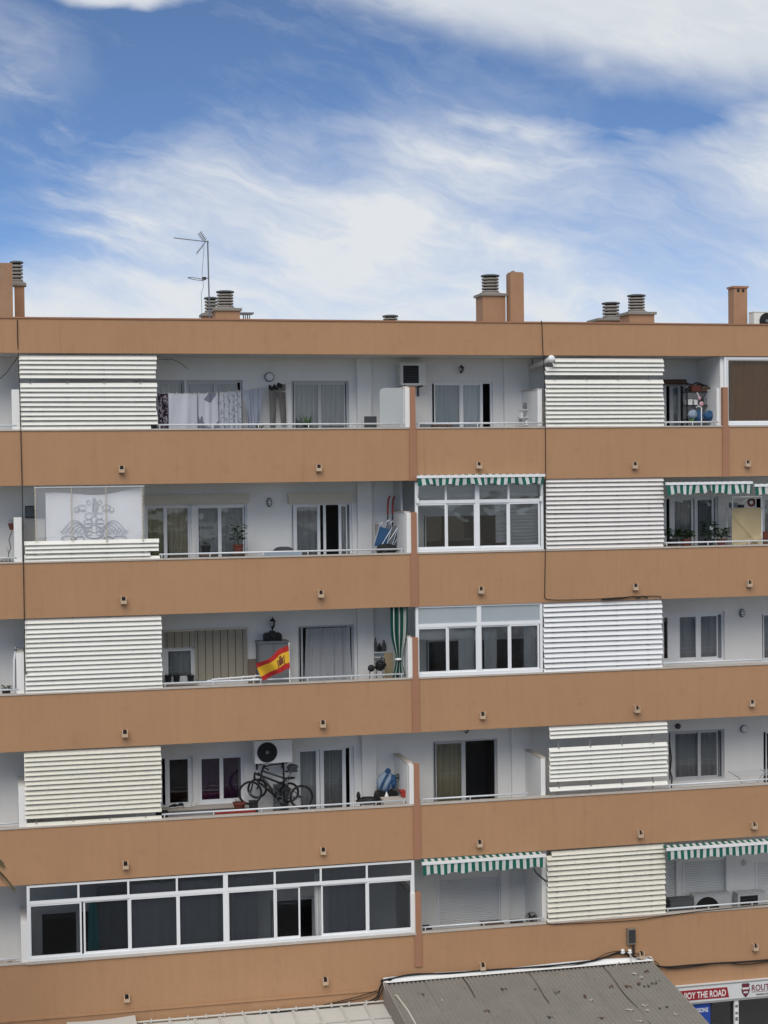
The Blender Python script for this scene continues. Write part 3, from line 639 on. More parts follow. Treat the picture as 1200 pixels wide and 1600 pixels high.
louvre_stack(598, 622, 493, 508, (592, 628, 511), 4.2, 3)
louvre_stack(752, 780, 430, 457, (746, 787, 461), 3.0, 5)
louvre_stack(941, 968, 473, 496, (926, 976, 500), 4.4, 4)
louvre_stack(981, 1008, 461, 486, (973, 1017, 490), 3.0, 5)
def pillar_stack(u0, u1, v0, Y, m_, tip=None, cap=False, d=0.17):
    um = (u0+u1)/2; x0, x1 = X(u0, v0, Y), X(u1, v0, Y); zt = Z(um, v0, Y)
    m = MB(); m.box(x0, x1, Y-d, Y+d, ROOFZ, zt)
    if not cap and m_ is M_CHIM: m.box(x0+0.02, x1-0.02, Y-d+0.02, Y+d-0.02, zt, zt+0.03)
    o = m.build('chimney', m_, bld)
    if tip: MB().lathe(((x0+x1)/2-0.05, Y, zt), [(0.06, 0.02), (0.06, 0.06), (0.03, 0.08)], 12).build('flue_pipe', M_CON, o)
    if cap:
        B(x0-0.03, x1+0.03, Y-d-0.03, Y+d+0.03, zt, zt+0.05).build('chimney_cap', M_FIN, o)
        for q in (0.25, 0.62): B(x0+(x1-x0)*q, x0+(x1-x0)*(q+0.17), Y-d-0.004, Y-d+0.01, zt-0.11, zt-0.03).build('vent_hole', M_BLACK, o)
pillar_stack(-14, 19, 412, 2.6, M_CONP)
pillar_stack(794, 815, 428, 2.6, M_CHIM, tip=True)
pillar_stack(1142, 1163, 451, 2.8, M_CHIM, cap=True)

# ================================================================== SHOP FRONT under the building (right)
zs1, zs0 = Z(1130, 1536, -0.13), Z(1130, 1565, -0.13)
xs0 = X(1020, 1540, -0.13)
sx0 = X(1052, 1555, -0.13)
B(BX0, xs0+0.5, 0.0, 0.13, 0.0, 2.618).build('ground_floor_wall', M_TAN, bld)
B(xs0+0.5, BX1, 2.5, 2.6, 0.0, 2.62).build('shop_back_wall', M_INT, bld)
fr = MB()
for u in (1112, 1240, 1300): x = X(u, 1590); fr.box(x-0.03, x+0.03, 0.03, 0.09, 0.13, 2.61)
fr.box(xs0+0.5, BX1, 0.03, 0.09, 2.52, 2.615)
sf = fr.build('shop_window', M_DARK, bld)
xa = [xs0+0.5] + [X(u, 1590) for u in (1112, 1240, 1300)] + [BX1]
for i in range(4): B(xa[i]+0.03, xa[i+1]-0.03, 0.055, 0.062, 0.13, 2.52).build('pane', G_DARK, sf)

# ================================================================== SLATTED SCREENS
def screen(label, u0, u1, vs, m_, k, posts=4, hs=0.088, Y=0.035, starts=None, ends=None, tilt=0.0, seed=0):
    """vs: pixel rows of the slats at the left edge; starts/ends: index -> other left/right column"""
    rnd = random.Random(seed); starts = starts or {}; ends = ends or {}
    hs *= 1.06; zs = [Z(u0, v, Y) for v in vs]; x0, x1 = X(u0, vs[len(vs)//2], Y), X(u1, vs[len(vs)//2], Y)
    root = thing('slatted_screen', label, 'screen', ((x0+x1)/2, Y, SILL[k]+0.034), 'slatted balcony screens')
    cache = {}
    def slat_mesh(L):
        key = round(L, 3)
        if key in cache: return cache[key]
        h = hs/2; pr = [(0.050, h+0.006), (0.044, h+0.012), (0.018, h*0.55), (-0.026, -h+0.016), (-0.028, -h+0.008), (-0.026, -h+0.004), (0.010, -h+0.002), (0.010, -h+0.008), (-0.018, -h+0.012), (0.024, h*0.52)]
        n = len(pr); vsx = [(-L/2, y, z) for y, z in pr] + [(L/2, y, z) for y, z in pr]
        fs = [tuple(range(n)), tuple(range(2*n-1, n-1, -1))] + [(i, i+n, (i+1) % n + n, (i+1) % n) for i in range(n)]
        me = bpy.data.meshes.new('slat'); me.from_pydata(vsx, [], fs); me.materials.append(m_); me.update(); cache[key] = me; return me
    for i, z in enumerate(zs):
        a = X(starts[i], vs[i], Y) if i in starts else x0 + rnd.choice((0, 0, 0, 0.015)); b = X(ends[i], vs[i], Y) if i in ends else x1 + rnd.choice((0, 0, 0, -0.02, 0.012))
        inst(slat_mesh(b-a), 'slat', root, ((a+b)/2, Y + rnd.uniform(-0.003, 0.003), z + rnd.uniform(-0.004, 0.004)), (rnd.uniform(-0.05, 0.05)+tilt, rnd.gauss(0, 0.0012)*rnd.choice((1, 1, 1, 2.6)), 0))
    zt, zb = SOFF[k]-0.01, SILL[k]+0.036
    for j in range(posts):
        x = x0 + (x1-x0)*(0.08 + 0.80*j/(posts-1))
        p = MB().box(x-0.012, x+0.012, Y+0.054, Y+0.076, zb, min(zt, zs[0]+0.10))
        for z in zs[1:]: p.box(x-0.014, x+0.014, Y-0.020, Y+0.0535, z+hs/2+0.012, z+hs/2+0.020)      # clips reaching into the gaps
        p.build('post', M_RAILD, root)
    return root
def lin(a, b, n): return [a + (b-a)*i/(n-1) for i in range(n)]
screen('cream slatted screen on the top balcony beside the hanging laundry', 30, 245, [559, 566, 573.3, 580.6, 588] + lin(602, 661.5, 9) + [669], M_SLAT, 0, ends={14: 236}, seed=1)
screen('cream slatted screen on the top balcony beside the white rolled tube', 852, 1037, [563, 570, 577, 583.6] + lin(596.7, 664.6, 11), M_SLAT, 0, starts={0: 867, 1: 864}, seed=2)
screen('low five-slat cream screen under the hanging printed cloth', 38, 248, [849.6, 856, 862.6, 870.5, 877], M_SLAT, 1, hs=0.075, ends={3: 235, 4: 250}, seed=3)
screen('full-height off-white slatted screen between the two green striped awnings of the second row', 853, 1037, lin(751.5, 855.5, 16), M_SLATP, 1, hs=0.082, seed=4)
screen('full-height cream slatted screen beside the bamboo blind window', 39, 253, lin(972.5, 1083, 16), M_SLAT, 2, hs=0.089, seed=5)
screen('clean white slatted screen right of the white balcony glazing with frosted top panes', 849.5, 1035, lin(945, 1049, 14), M_SLATW, 2, hs=0.094, seed=6)
screen('cream slatted screen with a gap above its last slat, near the bicycles', 38.5, 252, lin(1180, 1277, 14) + [1291], M_SLATD, 3, hs=0.090, seed=7)
screen('cream slatted screen with a wide gap after three slats on the fourth row', 858.5, 1043, [1139, 1145.5, 1152] + lin(1173, 1220, 8) + [1234.5], M_SLAT, 3, hs=0.082, seed=8)
screen('cream slatted screen on the lowest row between the two scalloped awnings', 855, 1040, [1335] + lin(1341.5, 1440, 13), M_SLATD, 4, hs=0.092, starts={0: 862}, seed=9)

# ================================================================== AWNINGS
def awning(label, u0, u1, vbar, out, drop, k, arms=True, torn=None, scal=0.20, rise=None, wob=0.01, seed=0, skip_canopy=False):
    rnd = random.Random(seed); um = (u0+u1)/2; Y = -out
    x0, x1 = X(u0, vbar, Y), X(u1, vbar, Y); zb = Z(um, vbar, Y); zt = (rise if rise is not None else zb+0.035)
    r = thing('awning', label, 'awning', ((x0+x1)/2, 0, zb), 'green and white striped awnings'); L = x1-x0
    if not skip_canopy:
        MB().grid(lambda a, b: Vector((x0+0.03 + (L-0.06)*a, 0.03 + (Y-0.03)*b, zt + (zb+0.015-zt)*b - 0.03*math.sin(math.pi*b)*(0.6+0.4*math.sin(9*a)))), 40, 8, uvfn=lambda a, b: (a*L, b)).build('canopy', M_AWN, r, smooth=True)
    MB().box(x0, x1, Y-0.050, Y+0.02, zb-0.030, zb+0.032).build('front_bar', M_ALU, r)
    nsc = max(3, int(L/0.46))
    def val(a0, a1):
        def fn(a, b):
            q = a0 + (a1-a0)*a; d = drop - scal*drop*0.5*(1-math.cos(2*math.pi*nsc*q))*0.5
            if torn:
                e = min(abs(q-torn)/0.06, 1); d *= 0.35+0.65*e
            return Vector((x0+0.02+(L-0.04)*q + wob*b*math.sin(17*q), Y-0.028 + wob*math.sin(31*q+seed)*b - 0.01*b, zb-0.026 - d*b))
        return MB().grid(fn, int(60*(a1-a0))+8, 5, uvfn=lambda a, b: ((a0+(a1-a0)*a)*L, b))
    if torn:
        val(0, torn-0.004).build('valance', M_AWN, r, smooth=True); val(torn+0.02, 1).build('valance', M_AWN, r, smooth=True)
    else: val(0, 1).build('valance', M_AWN, r, smooth=True)
    if arms:
        for x in (x0+0.05, x1-0.05):
            MB().tube([(x, -0.004, zb-0.55), (x, Y*0.6, zb-0.25), (x, Y, zb-0.02)], 0.014, 8).build('arm', M_ALU, r)
            B(x-0.03, x+0.03, -0.03, 0.02, zb-0.62, zb-0.50).build('arm_bracket', M_ALU, r)
    return r
awning('rolled-up green and white awning over the glazed balcony of the second row', 651, 851, 744, 0.16, 0.19, 1, rise=Z(750, 740, 0.0), scal=0.45, wob=0.035, seed=3)
awning('torn green and white awning above the window with dark balcony plants', 1040, 1175, 755, 0.22, 0.25, 1, arms=False, torn=0.49, scal=0.35, wob=0.03, seed=4)
awning('green and white awning at the right edge beside the torn one', 1178, 1320, 757.5, 0.22, 0.22, 1, arms=False, scal=0.3, wob=0.02, seed=5)
aw5 = awning('scalloped green and white awning above the closed grey shutter by the fin', 659, 852, 1343, 0.26, 0.26, 4, arms=False, scal=0.32, seed=6)
MB().tube([W(853, 1377, 0.05), W(838, 1364, -0.2), W(834, 1357, -0.36)], 0.022, 8).build('folding_arm', M_DARK, aw5)
awning('scalloped green and white awning at the lower right over air conditioners', 1041, 1260, 1320, 0.26, 0.24, 4, arms=False, scal=0.32, seed=7)
# ================================================================== CURTAINS AND BLINDS
def curtain(label, k, u0, u1, vt, m_, Y=None, vb=None, pleats=8, amp=0.03, seed=0, gather=0.0, name='curtain', cat='curtain', wild=0.0, group=None):
    Y = YB+0.19 if Y is None else Y
    P0, P1 = W(u0, vt, Y), W(u1, vt, Y); z = (P0.z+P1.z)/2; P0.z = P1.z = z
    zb = FLOOR[k]+0.05 if vb is None else Z((u0+u1)/2, vb, Y)
    return tag(drape(P0, P1, zb, pleats, amp, seed=seed, gather=gather, wild=wild).build(name, m_, smooth=True), label, cat, group)
curtain('grey net curtain in the door behind the top left slatted screen', 0, 212, 284, 596, C_GREY, pleats=9, seed=1)
curtain('grey net curtain behind the laundry on the top row', 0, 296, 372, 596, C_GREY, pleats=8, seed=2)
curtain('grey pleated curtain in the top row door left of the pilaster', 0, 458, 541, 596, C_GREY, pleats=16, amp=0.035, seed=3)
curtain('dark grey curtain in the left pane of the top middle door', 0, 679, 719, 598, C_GREY, pleats=7, seed=4)
curtain('pale curtain in the right pane of the top middle door', 0, 722, 752, 598, C_WHITE, pleats=5, seed=5)
curtain('grey strip of curtain in the dark doorway beside the storage rack', 0, 1049, 1060, 602, C_WHITE, pleats=3, seed=6)
curtain('brown curtain behind the tinted glazing at the top right', 0, 1143, 1275, 566, C_BROWN, Y=0.20, pleats=16, amp=0.025, seed=7, vb=659)
curtain('cream tied-back curtain in the door left of the floral one', 1, 229, 256, 790, C_YEL, pleats=5, amp=0.04, seed=8, gather=0.5)
curtain('yellowish tied-back curtain beside the pane post on the second row', 1, 259, 297, 790, C_CREAM, pleats=6, amp=0.04, seed=9, gather=0.4)
curtain('grey floral net curtain behind the two potted plants', 1, 308, 384, 790, C_FLORAL, pleats=7, amp=0.02, seed=10)
curtain('grey curtain in the left pane of the half-open second row door', 1, 461, 498, 788, C_GREY, pleats=6, seed=11)
curtain('pale curtain at the right of the half-open second row door', 1, 529, 546, 788, C_LIGHT, pleats=4, seed=12)
curtain('grey net curtain in the left pane behind the dark balcony plants', 1, 1052, 1083, 778, C_GREY, pleats=5, seed=13)
curtain('grey net curtain in the right pane behind the dark balcony plants', 1, 1086, 1110, 778, C_GREY, pleats=4, seed=14)
curtain('grey curtain at the right edge beside the beige tarpaulin', 1, 1188, 1228, 778, C_GREY, pleats=6, seed=15)
curtain('grey curtain in the window under the short bamboo blind', 2, 258, 303, 1013, C_GREY, pleats=6, seed=16, vb=1066)
curtain('pale grey curtain blowing in the doorway right of the flag', 2, 478, 545, 981, C_LIGHT, Y=YB+0.02, pleats=6, amp=0.04, seed=17, wild=0.03, gather=-0.18)
curtain('white net curtain in the casement window of the third row', 2, 1060, 1126, 958, C_LIGHT, pleats=8, seed=18, vb=1036)
curtain('pale curtain in the window at the right edge of the third row', 2, 1192, 1236, 958, C_LIGHT, pleats=6, seed=19, vb=1036)
curtain('purple curtain in the left pane behind the bicycles', 3, 312, 346, 1179, C_PURP, pleats=4, amp=0.02, seed=20, vb=1258)
curtain('purple curtain in the right pane behind the bicycles', 3, 346, 380, 1179, C_PURP, pleats=3, amp=0.015, seed=21, vb=1258)
curtain('pale grey curtain in the left pane beside the bicycles', 3, 466, 496, 1170, C_LIGHT, pleats=5, seed=22)
curtain('grey pleated curtain in the right pane beside the bicycles', 3, 504, 540, 1170, C_GREY, pleats=8, amp=0.035, seed=23)
curtain('beige curtain in the half-open door of the fourth row', 3, 680, 721, 1158, C_CREAM, pleats=7, amp=0.035, seed=24)
curtain('grey net curtain in the window above the drying rack', 3, 1054, 1124, 1143, C_GREY, pleats=9, seed=25, vb=1222)
# behind the glazed-in balconies
def inblind(label, k, u0, u1, vt, vb, m_, Y, ridges, seed=0, skew=0.0, name='blind', cat='blind'):
    P0, P1 = W(u0, vt, Y), W(u1, vt, Y); z1 = (P0.z+P1.z)/2; z0 = Z((u0+u1)/2, vb, Y); rnd = random.Random(seed)
    n = ridges*4; ph = [rnd.uniform(-1, 1) for _ in range(ridges+1)]
    o = MB().grid(lambda a, b: Vector((P0.x+(P1.x-P0.x)*a + 0.015*math.sin(b*ridges*2*math.pi), Y + 0.014*math.sin(b*ridges*2*math.pi), z1+(z0-z1)*b + skew*a*b + 0.008*ph[int(b*ridges)]*math.sin(a*5+ph[int(b*ridges)]))), 10, n).build(name, m_, smooth=True)
    return tag(o, label, cat)
inblind('crumpled pale blind in the rightmost pane of the second row glazing', 1, 797, 842, 790, 854, C_LIGHT, 0.22, 12, 1, 0.03)
inblind('narrow crumpled pale blind right of the middle post in the second row glazing', 1, 774, 793, 788, 848, C_LIGHT, 0.22, 10, 2)
inblind('small pale blind across the top panes of the second row glazing', 1, 655, 842, 756, 776, C_GREY, 0.25, 2, 3)
inblind('white roller blind in the left panes of the third row glazing', 2, 657, 742, 978, 999, C_WHITE, 0.22, 1, 4, name='roller_blind')
curtain('pale curtain in the middle panes of the third row glazing', 2, 716, 742, 978, C_LIGHT, Y=0.24, pleats=2, amp=0.02, seed=26, vb=1048)
curtain('grey-white curtain right of the middle post in the third row glazing', 2, 756, 776, 978, C_LIGHT, Y=0.24, pleats=2, amp=0.02, seed=27, vb=1048)
curtain('white curtain at the right end of the third row glazing', 2, 818, 842, 978, C_LIGHT, Y=0.24, pleats=3, amp=0.02, seed=28, vb=1048)
for i, (a, b, mt, lab) in enumerate(((205, 277, C_GREY, 'grey curtain with eyelets behind the third pane of the long low glazing'), (281, 352, C_GREY, 'grey curtain with eyelets left of the thick post in the long low glazing'),
                            (356, 402, C_GREY, 'grey curtain right of the thick post in the long low glazing'), (505, 570, C_GREY, 'plain grey curtain right of the open sash in the long low glazing'),
                            (491, 503, C_WHITE, 'narrow white curtain beside the open sash in the long low glazing'), (150, 200, C_DGREY, 'dark grey curtain behind the teal towel'))):
    vt = 1386 - 0.0655*((a+b)/2 - 60) + 6
    curtain(lab, 4, a, b, vt, mt, Y=0.20, pleats=max(2, (b-a)//14), amp=0.022, seed=40+i, vb=1500-0.085*((a+b)/2-45))
tag(drape(W(139, 1406, 0.14), W(151, 1405, 0.14), Z(147, 1490, 0.14), 2, 0.035, seed=50, gather=-0.5, wild=0.02).build('towel', M_TEAL, smooth=True), 'teal towel hanging behind the long low glazing', 'towel')
# bamboo blinds of the third row
def bamboo(label, u0, u1, vt, vb, cords, Y):
    x0, x1 = X(u0, vt, Y), X(u1, vt, Y); um = (u0+u1)/2; z1, z0 = Z(um, vt, Y), Z(um, vb, Y)
    r = thing('bamboo_blind', label, 'blind', ((x0+x1)/2, Y, z0), 'bamboo blinds')
    n = int((z1-z0)/0.022); m = MB()
    for i in range(n):
        z = z0 + (z1-z0)*(i+0.5)/n; m.box(x0+random.uniform(0, 0.006), x1-random.uniform(0, 0.006), Y-0.006+random.uniform(-0.002, 0.002), Y+0.004, z-0.0095, z+0.0085)
    o = m.build('reed_mat', M_REED, r); o['kind'] = 'stuff'
    for j in range(cords):
        x = x0 + (x1-x0)*(j+0.4)/cords; B(x-0.006, x+0.006, Y-0.013, Y-0.0085, z0-0.02, z1).build('cord', M_DARK, r)
    B(x0-0.01, x1+0.01, Y-0.02, Y+0.03, z1, z1+0.04).build('head_rail', M_BEIGE, r)
M_REED = mat('reed', (0.40, 0.365, 0.285), 0.8, 0.2, 20)
bamboo('long tan bamboo blind hanging left of the grey cabinet', 304, 386, 984, 1062, 7, YB-0.05)
bamboo('short tan bamboo blind pulled half up beside the long one', 256, 303, 987, 1011, 4, YB-0.05)

# ================================================================== LAUNDRY ON THE TOP ROW
LA, LB = W(246, 614.5, 0.20), W(456, 598, YB-0.01)
def on_line(u):
    t0, t1 = 0.0, 1.0
    for _ in range(40):
        t = (t0+t1)/2; p = LA + (LB-LA)*t; d = p - Vector((0, CAM_Y, CAM_Z)); uu = 600 + FPX*d.dot(RT)/d.dot(FW)
        if uu < u: t0 = t
        else: t1 = t
    p = LA + (LB-LA)*t0; p.z -= 0.10*math.sin(math.pi*t0); return p
tag(MB().tube([on_line(246.5 + 209*i/24) for i in range(25)], 0.004, 5).build('clothesline', M_CABLEW), 'thin clothesline rising to the wall behind the laundry', 'clothesline')
def washing(name, label, u0, u1, vb, m_, pl, amp, seed, **kw):
    P0, P1 = on_line(u0), on_line(u1); zb = Z((u0+u1)/2, vb, (P0.y+P1.y)/2)
    tag(drape(P0, P1, zb, pl, amp, seed=seed, **kw).build(name, m_, smooth=True), label, 'laundry', 'laundry on the line')
washing('dark_cloth', 'dark patterned cloth hanging at the edge of the slatted screen', 247, 262, 668, C_DPAT, 4, 0.035, 1)
washing('bed_sheet', 'plain white sheet on the clothesline', 263, 308.5, 680, C_SHEET, 2, 0.022, 2, wild=0.015)
washing('printed_sheet', 'white sheet with grey shapes on the clothesline', 309, 340.5, 680, C_WPAT, 2, 0.02, 3)
washing('frilled_cloth', 'pale frilled patterned cloth on the clothesline', 341, 376, 680, C_WFRILL, 5, 0.025, 4)
washing('blue_grey_cloth', 'draped blue-grey cloth at the right end of the washing', 381, 412, 668, C_BLUEG, 4, 0.05, 5, gather=0.5, wild=0.04)
# trousers pegged by the waist
P0, P1 = on_line(420), on_line(446); tr = MB(); zt = P0.z
for a, b, c, d, zb in ((0.0, 0.46, 0.05, 0.36, Z(430, 672, 1.1)), (0.54, 1.0, 0.72, 1.04, Z(440, 664, 1.1))):
    pa, pb, pc, pd = P0+(P1-P0)*a, P0+(P1-P0)*b, P0+(P1-P0)*c, P0+(P1-P0)*d
    tr.grid(lambda u, v, pa=pa, pb=pb, pc=pc, pd=pd, zb=zb: Vector(((pa+(pb-pa)*u)*(1-v)+(pc+(pd-pc)*u)*v).to_tuple()[:2] + (zt-0.12+(zb-zt+0.12)*v,)) + Vector((0, -0.035*math.sin(math.pi*u)-0.012*math.sin(9*v+u*4), 0)), 8, 12)
    tr.grid(lambda u, v, pa=pa, pb=pb, pc=pc, pd=pd, zb=zb: Vector(((pa+(pb-pa)*u)*(1-v)+(pc+(pd-pc)*u)*v).to_tuple()[:2] + (zt-0.12+(zb-zt+0.12)*v,)) + Vector((0, 0.035*math.sin(math.pi*u)+0.012, 0)), 8, 12)
tr.grid(lambda u, v: P0+(P1-P0)*u + Vector((0, -0.03*math.sin(math.pi*u)-0.01*v, -0.16*v)), 12, 4)
tag(tr.build('trousers', C_TROUS, smooth=True), 'grey trousers hanging on the line below the round wall lamp', 'trousers', 'laundry on the line')
hat = MB(); c0 = on_line(428)
for i in range(6): hat.blob(on_line(421+3.6*i) + Vector((0, -0.05, (-0.01, -0.06, -0.02, -0.07, 0.0, -0.04)[i])), (0.03, 0.05, 0.03, 0.045, 0.05, 0.025)[i], 0.02, (0.05, 0.04, 0.06, 0.035, 0.055, 0.06)[i], i, 0.35, 9, 6)
tag(hat.build('dark_garment', M_BLACK, smooth=True), 'small black garment pegged over the grey trousers', 'laundry', 'laundry on the line')
peg = MB().box(0, 0.01, 0, 0.008, 0, 0.05)
for u in (264, 276, 290, 304, 311, 324, 338, 345, 358, 372, 384, 396):
    p = on_line(u); tag(B(p.x-0.006, p.x+0.006, p.y-0.012, p.y+0.006, p.z-0.03, p.z+0.03).build('clothes_peg', M_BEIGE), 'small clothes peg holding washing on the top row line', 'peg', 'clothes pegs on the line')

# ================================================================== WALL LAMPS
def round_lamp(label, u, v, r, Y=YB, rim=None, face=None):
    p = W(u, v, Y-0.05); t = thing('wall_lamp', label, 'lamp', (p.x, Y, p.z-r))
    MB().lathe((p.x, Y-0.002, p.z), [(r, 0.0), (r, 0.045), (r*0.9, 0.06)], 24, 'Y').build('base', rim or M_GREYP, t, smooth=False)
    MB().lathe((p.x, Y-0.002, p.z), [(r*0.86, 0.055), (r*0.8, 0.075), (r*0.5, 0.095), (r*0.05, 0.10)], 24, 'Y').build('diffuser', face or M_WHITEP, t, smooth=True)
def oval_lamp(label, u, v, Y=YB):
    p = W(u, v, Y-0.05); t = thing('wall_lamp', label, 'lamp', (p.x, Y, p.z-0.11))
    m = MB().lathe((0, 0, 0), [(0.065, 0.0), (0.065, 0.05), (0.055, 0.06)], 20, 'Y'); m.v = [(p.x+x, Y-0.002+y, p.z+z*1.75) for x, y, z in m.v]; m.build('base', M_GREYP, t)
    m = MB().lathe((0, 0, 0), [(0.046, 0.055), (0.040, 0.085), (0.015, 0.10)], 20, 'Y'); m.v = [(p.x+x, Y-0.002+y, p.z+z*1.8) for x, y, z in m.v]; m.build('diffuser', M_WHITEP, t, smooth=True)
    for dz in (-0.035, 0.035): B(p.x-0.055, p.x+0.055, Y-0.112, Y-0.10, p.z+dz-0.007, p.z+dz+0.007).build('guard_bar', M_GREYP, t)
def lantern(label, u, v, h=0.30, Y=YB):
    p = W(u, v, Y-0.12); t = thing('wall_lantern', label, 'lamp', (p.x, Y, p.z-h/2)); c = (p.x, Y-0.12, p.z)
    MB().lathe(c, [(0.004, h*0.52), (0.012, h*0.42), (0.03, h*0.36), (0.075, h*0.22), (0.078, h*0.19)], 6).build('lantern_roof', M_BLACK, t)
    MB().lathe(c, [(0.06, h*0.19), (0.042, -h*0.18)], 6).build('glass_body', G_DARK, t)
    for i in range(6):
        a = i*math.pi/3; MB().cyl((c[0]+0.062*math.cos(a), c[1]+0.062*math.sin(a), c[2]+h*0.19), (c[0]+0.044*math.cos(a), c[1]+0.044*math.sin(a), c[2]-h*0.18), 0.007, n=5).build('lantern_bar', M_BLACK, t)
    MB().lathe(c, [(0.05, -h*0.18), (0.03, -h*0.26), (0.012, -h*0.36), (0.006, -h*0.46)], 6).build('lantern_base', M_BLACK, t)
    MB().tube([(c[0], Y-0.003, c[2]-h*0.30), (c[0], Y-0.05, c[2]-h*0.42), (c[0], Y-0.10, c[2]-h*0.34), (c[0], Y-0.12, c[2]-h*0.2)], 0.012, 6).build('bracket', M_BLACK, t)
round_lamp('round white wall lamp above the laundry of the top row', 421, 589, 0.115)
lantern('small dark wall lantern above the top middle door', 721, 577, 0.22)
oval_lamp('oval wall lamp left of the half-open door on the second row', 421, 785)
lantern('black wall lantern above the grey cabinet', 426, 975, 0.34)
oval_lamp('oval wall lamp right of the white casement window', 1160, 958)
lantern('dark hanging lantern under the ceiling of the fourth row', 729, 1142, 0.15)
round_lamp('dark round wall lamp above the fourth row window on the right', 1060, 1135, 0.07, face=M_GREYD, rim=M_BLACK)
round_lamp('round grey wall lamp above the drying rack', 1163, 1139, 0.10, face=M_SHUT)
oval_lamp('oval wall lamp beside the lowest slatted screen under the awning', 836, 1374)

# star ornament of the lowest row
p = W(1163, 1348, YB-0.03); st = [(p.x + (0.10 if i % 2 == 0 else 0.042)*math.sin(i*math.pi/5), p.z + (0.10 if i % 2 == 0 else 0.042)*math.cos(i*math.pi/5)) for i in range(10)]
tag(MB().prism(st, YB-0.03, YB-0.004).build('star_ornament', M_ALUG), 'small grey star ornament on the wall under the right awning', 'ornament')

# ================================================================== AIR CONDITIONERS
def aircon(label, u0, u1, v0, v1, Y, depth=0.28, fan=0.34, feet=None, dark=False, round_=True, cm=None):
    um = (u0+u1)/2; x0, x1 = X(u0, v0, Y), X(u1, v0, Y); z0, z1 = Z(um, v1, Y), Z(um, v0, Y); h = z1-z0; w = x1-x0
    t = thing('air_conditioner', label, 'air conditioner', ((x0+x1)/2, Y+depth, z0))
    m = MB(); m.box(x0, x1, Y, Y+depth, z0, z1); m.box(x0-0.012, x1+0.012, Y-0.012, Y+depth+0.005, z1, z1+0.02); body = m.build('casing', cm or M_CREAMP, t)
    cx, cz = x0+w*fan, (z0+z1)/2; r = min(h*0.46, w*0.36)
    if round_:
        MB().lathe((cx, Y-0.001, cz), [(r, 0.0), (r, 0.006)], 32, 'Y').build('fan_recess', M_BLACK, t)
        g = MB()
        for q in (0.25, 0.45, 0.65, 0.85, 1.0): g.ring((cx, Y-0.018, cz), r*q, 0.0035, 28, 4)
        for i in range(8): a = i*math.pi/4; g.cyl((cx, Y-0.016, cz), (cx+r*math.cos(a), Y-0.012, cz+r*math.sin(a)), 0.003, n=4)
        gg = g.build('fan_grille', M_DARK, t); gg['kind'] = 'stuff'
        MB().lathe((cx, Y-0.01, cz), [(r*0.2, 0.0), (r*0.18, 0.016)], 16, 'Y').build('fan_hub', M_GREYP, t)
    else:
        B(x0+0.06, x0+w*0.72, Y-0.006, Y-0.001, z0+0.05, z1-0.05).build('fan_recess', M_BLACK, t)
        g = MB()
        for i in range(9): zz = z0+0.06+(h-0.12)*i/8; g.box(x0+0.06, x0+w*0.72, Y-0.014, Y-0.007, zz-0.003, zz+0.003)
        g.build('fan_grille', M_GREYD, t)['kind'] = 'stuff'
    B(x1-0.05, x1+0.016, Y+0.05, Y+0.16, z0+0.06, z0+0.22).build('valve_cover', M_CREAMP, t)
    if feet == 'bracket':
        for q in (0.15, 0.85):
            b = MB(); x = x0+w*q; b.box(x-0.018, x+0.018, Y-0.01, YB-0.002, z0-0.035, z0-0.001); b.box(x-0.018, x+0.018, YB-0.035, YB-0.002, z0-0.25, z0-0.036); b.build('bracket', M_DARK, t)
    elif feet is not None:
        for q in (0.15, 0.85):
            x = x0+w*q; B(x-0.025, x+0.025, Y, Y+depth, feet, z0).build('foot', M_GREYP, t)
    return t
aircon('square-fronted air conditioner high on the top row wall behind the fin', 626, 665, 568, 602, YB-0.42, 0.36, 0.36, 'bracket', round_=False)
aircon('cream air conditioner hung above the bicycles', 398, 456, 1158, 1192, YB-0.62, 0.30, 0.33, 'bracket', cm=M_WHITEP)
aircon('air conditioner standing behind the lower right rail, larger of the two', 1085, 1143, 1399, 1442, YB-0.5, 0.3, 0.34, FLOOR[4], cm=M_ALUG)
aircon('air conditioner at the right edge of the lowest balcony', 1153, 1196, 1396, 1438, YB-0.55, 0.3, 0.4, FLOOR[4], round_=False, cm=M_ALUG)
aircon('air conditioner on the roof at the right edge', 1178, 1222, 488, 515, 2.2, 0.3, 0.45, ROOFZ)

# ================================================================== ROOF THINGS
pm = W(327.5, 470, 3.6); yA = 3.6; zt = Z(324.5, 378, yA)
an = thing('tv_antenna', 'thin television antenna mast with two aerials on the roof', 'antenna', (pm.x, yA, ROOFZ))
MB().cyl((pm.x, yA, ROOFZ), (X(324.5, 378, yA), yA, zt+0.03), 0.020, 0.017, 8).build('mast', M_GALV, an)
xm = X(324.5, 378, yA); xl = X(270, 374, yA); zl = Z(270, 374, yA)
MB().cyl((xl, yA-0.25, zl), (xm+0.03, yA, zt), 0.010, n=6).build('boom', M_GALV, an)
for i in range(10):
    q = i/10*0.8; c = Vector((xl, yA-0.25, zl)).lerp(Vector((xm, yA, zt)), q+0.01); L = 0.10+0.008*i
    MB().cyl((c.x-0.02, c.y-L, c.z-0.02), (c.x+0.02, c.y+L, c.z+0.035), 0.007, n=5).build('element', M_GALV, an)
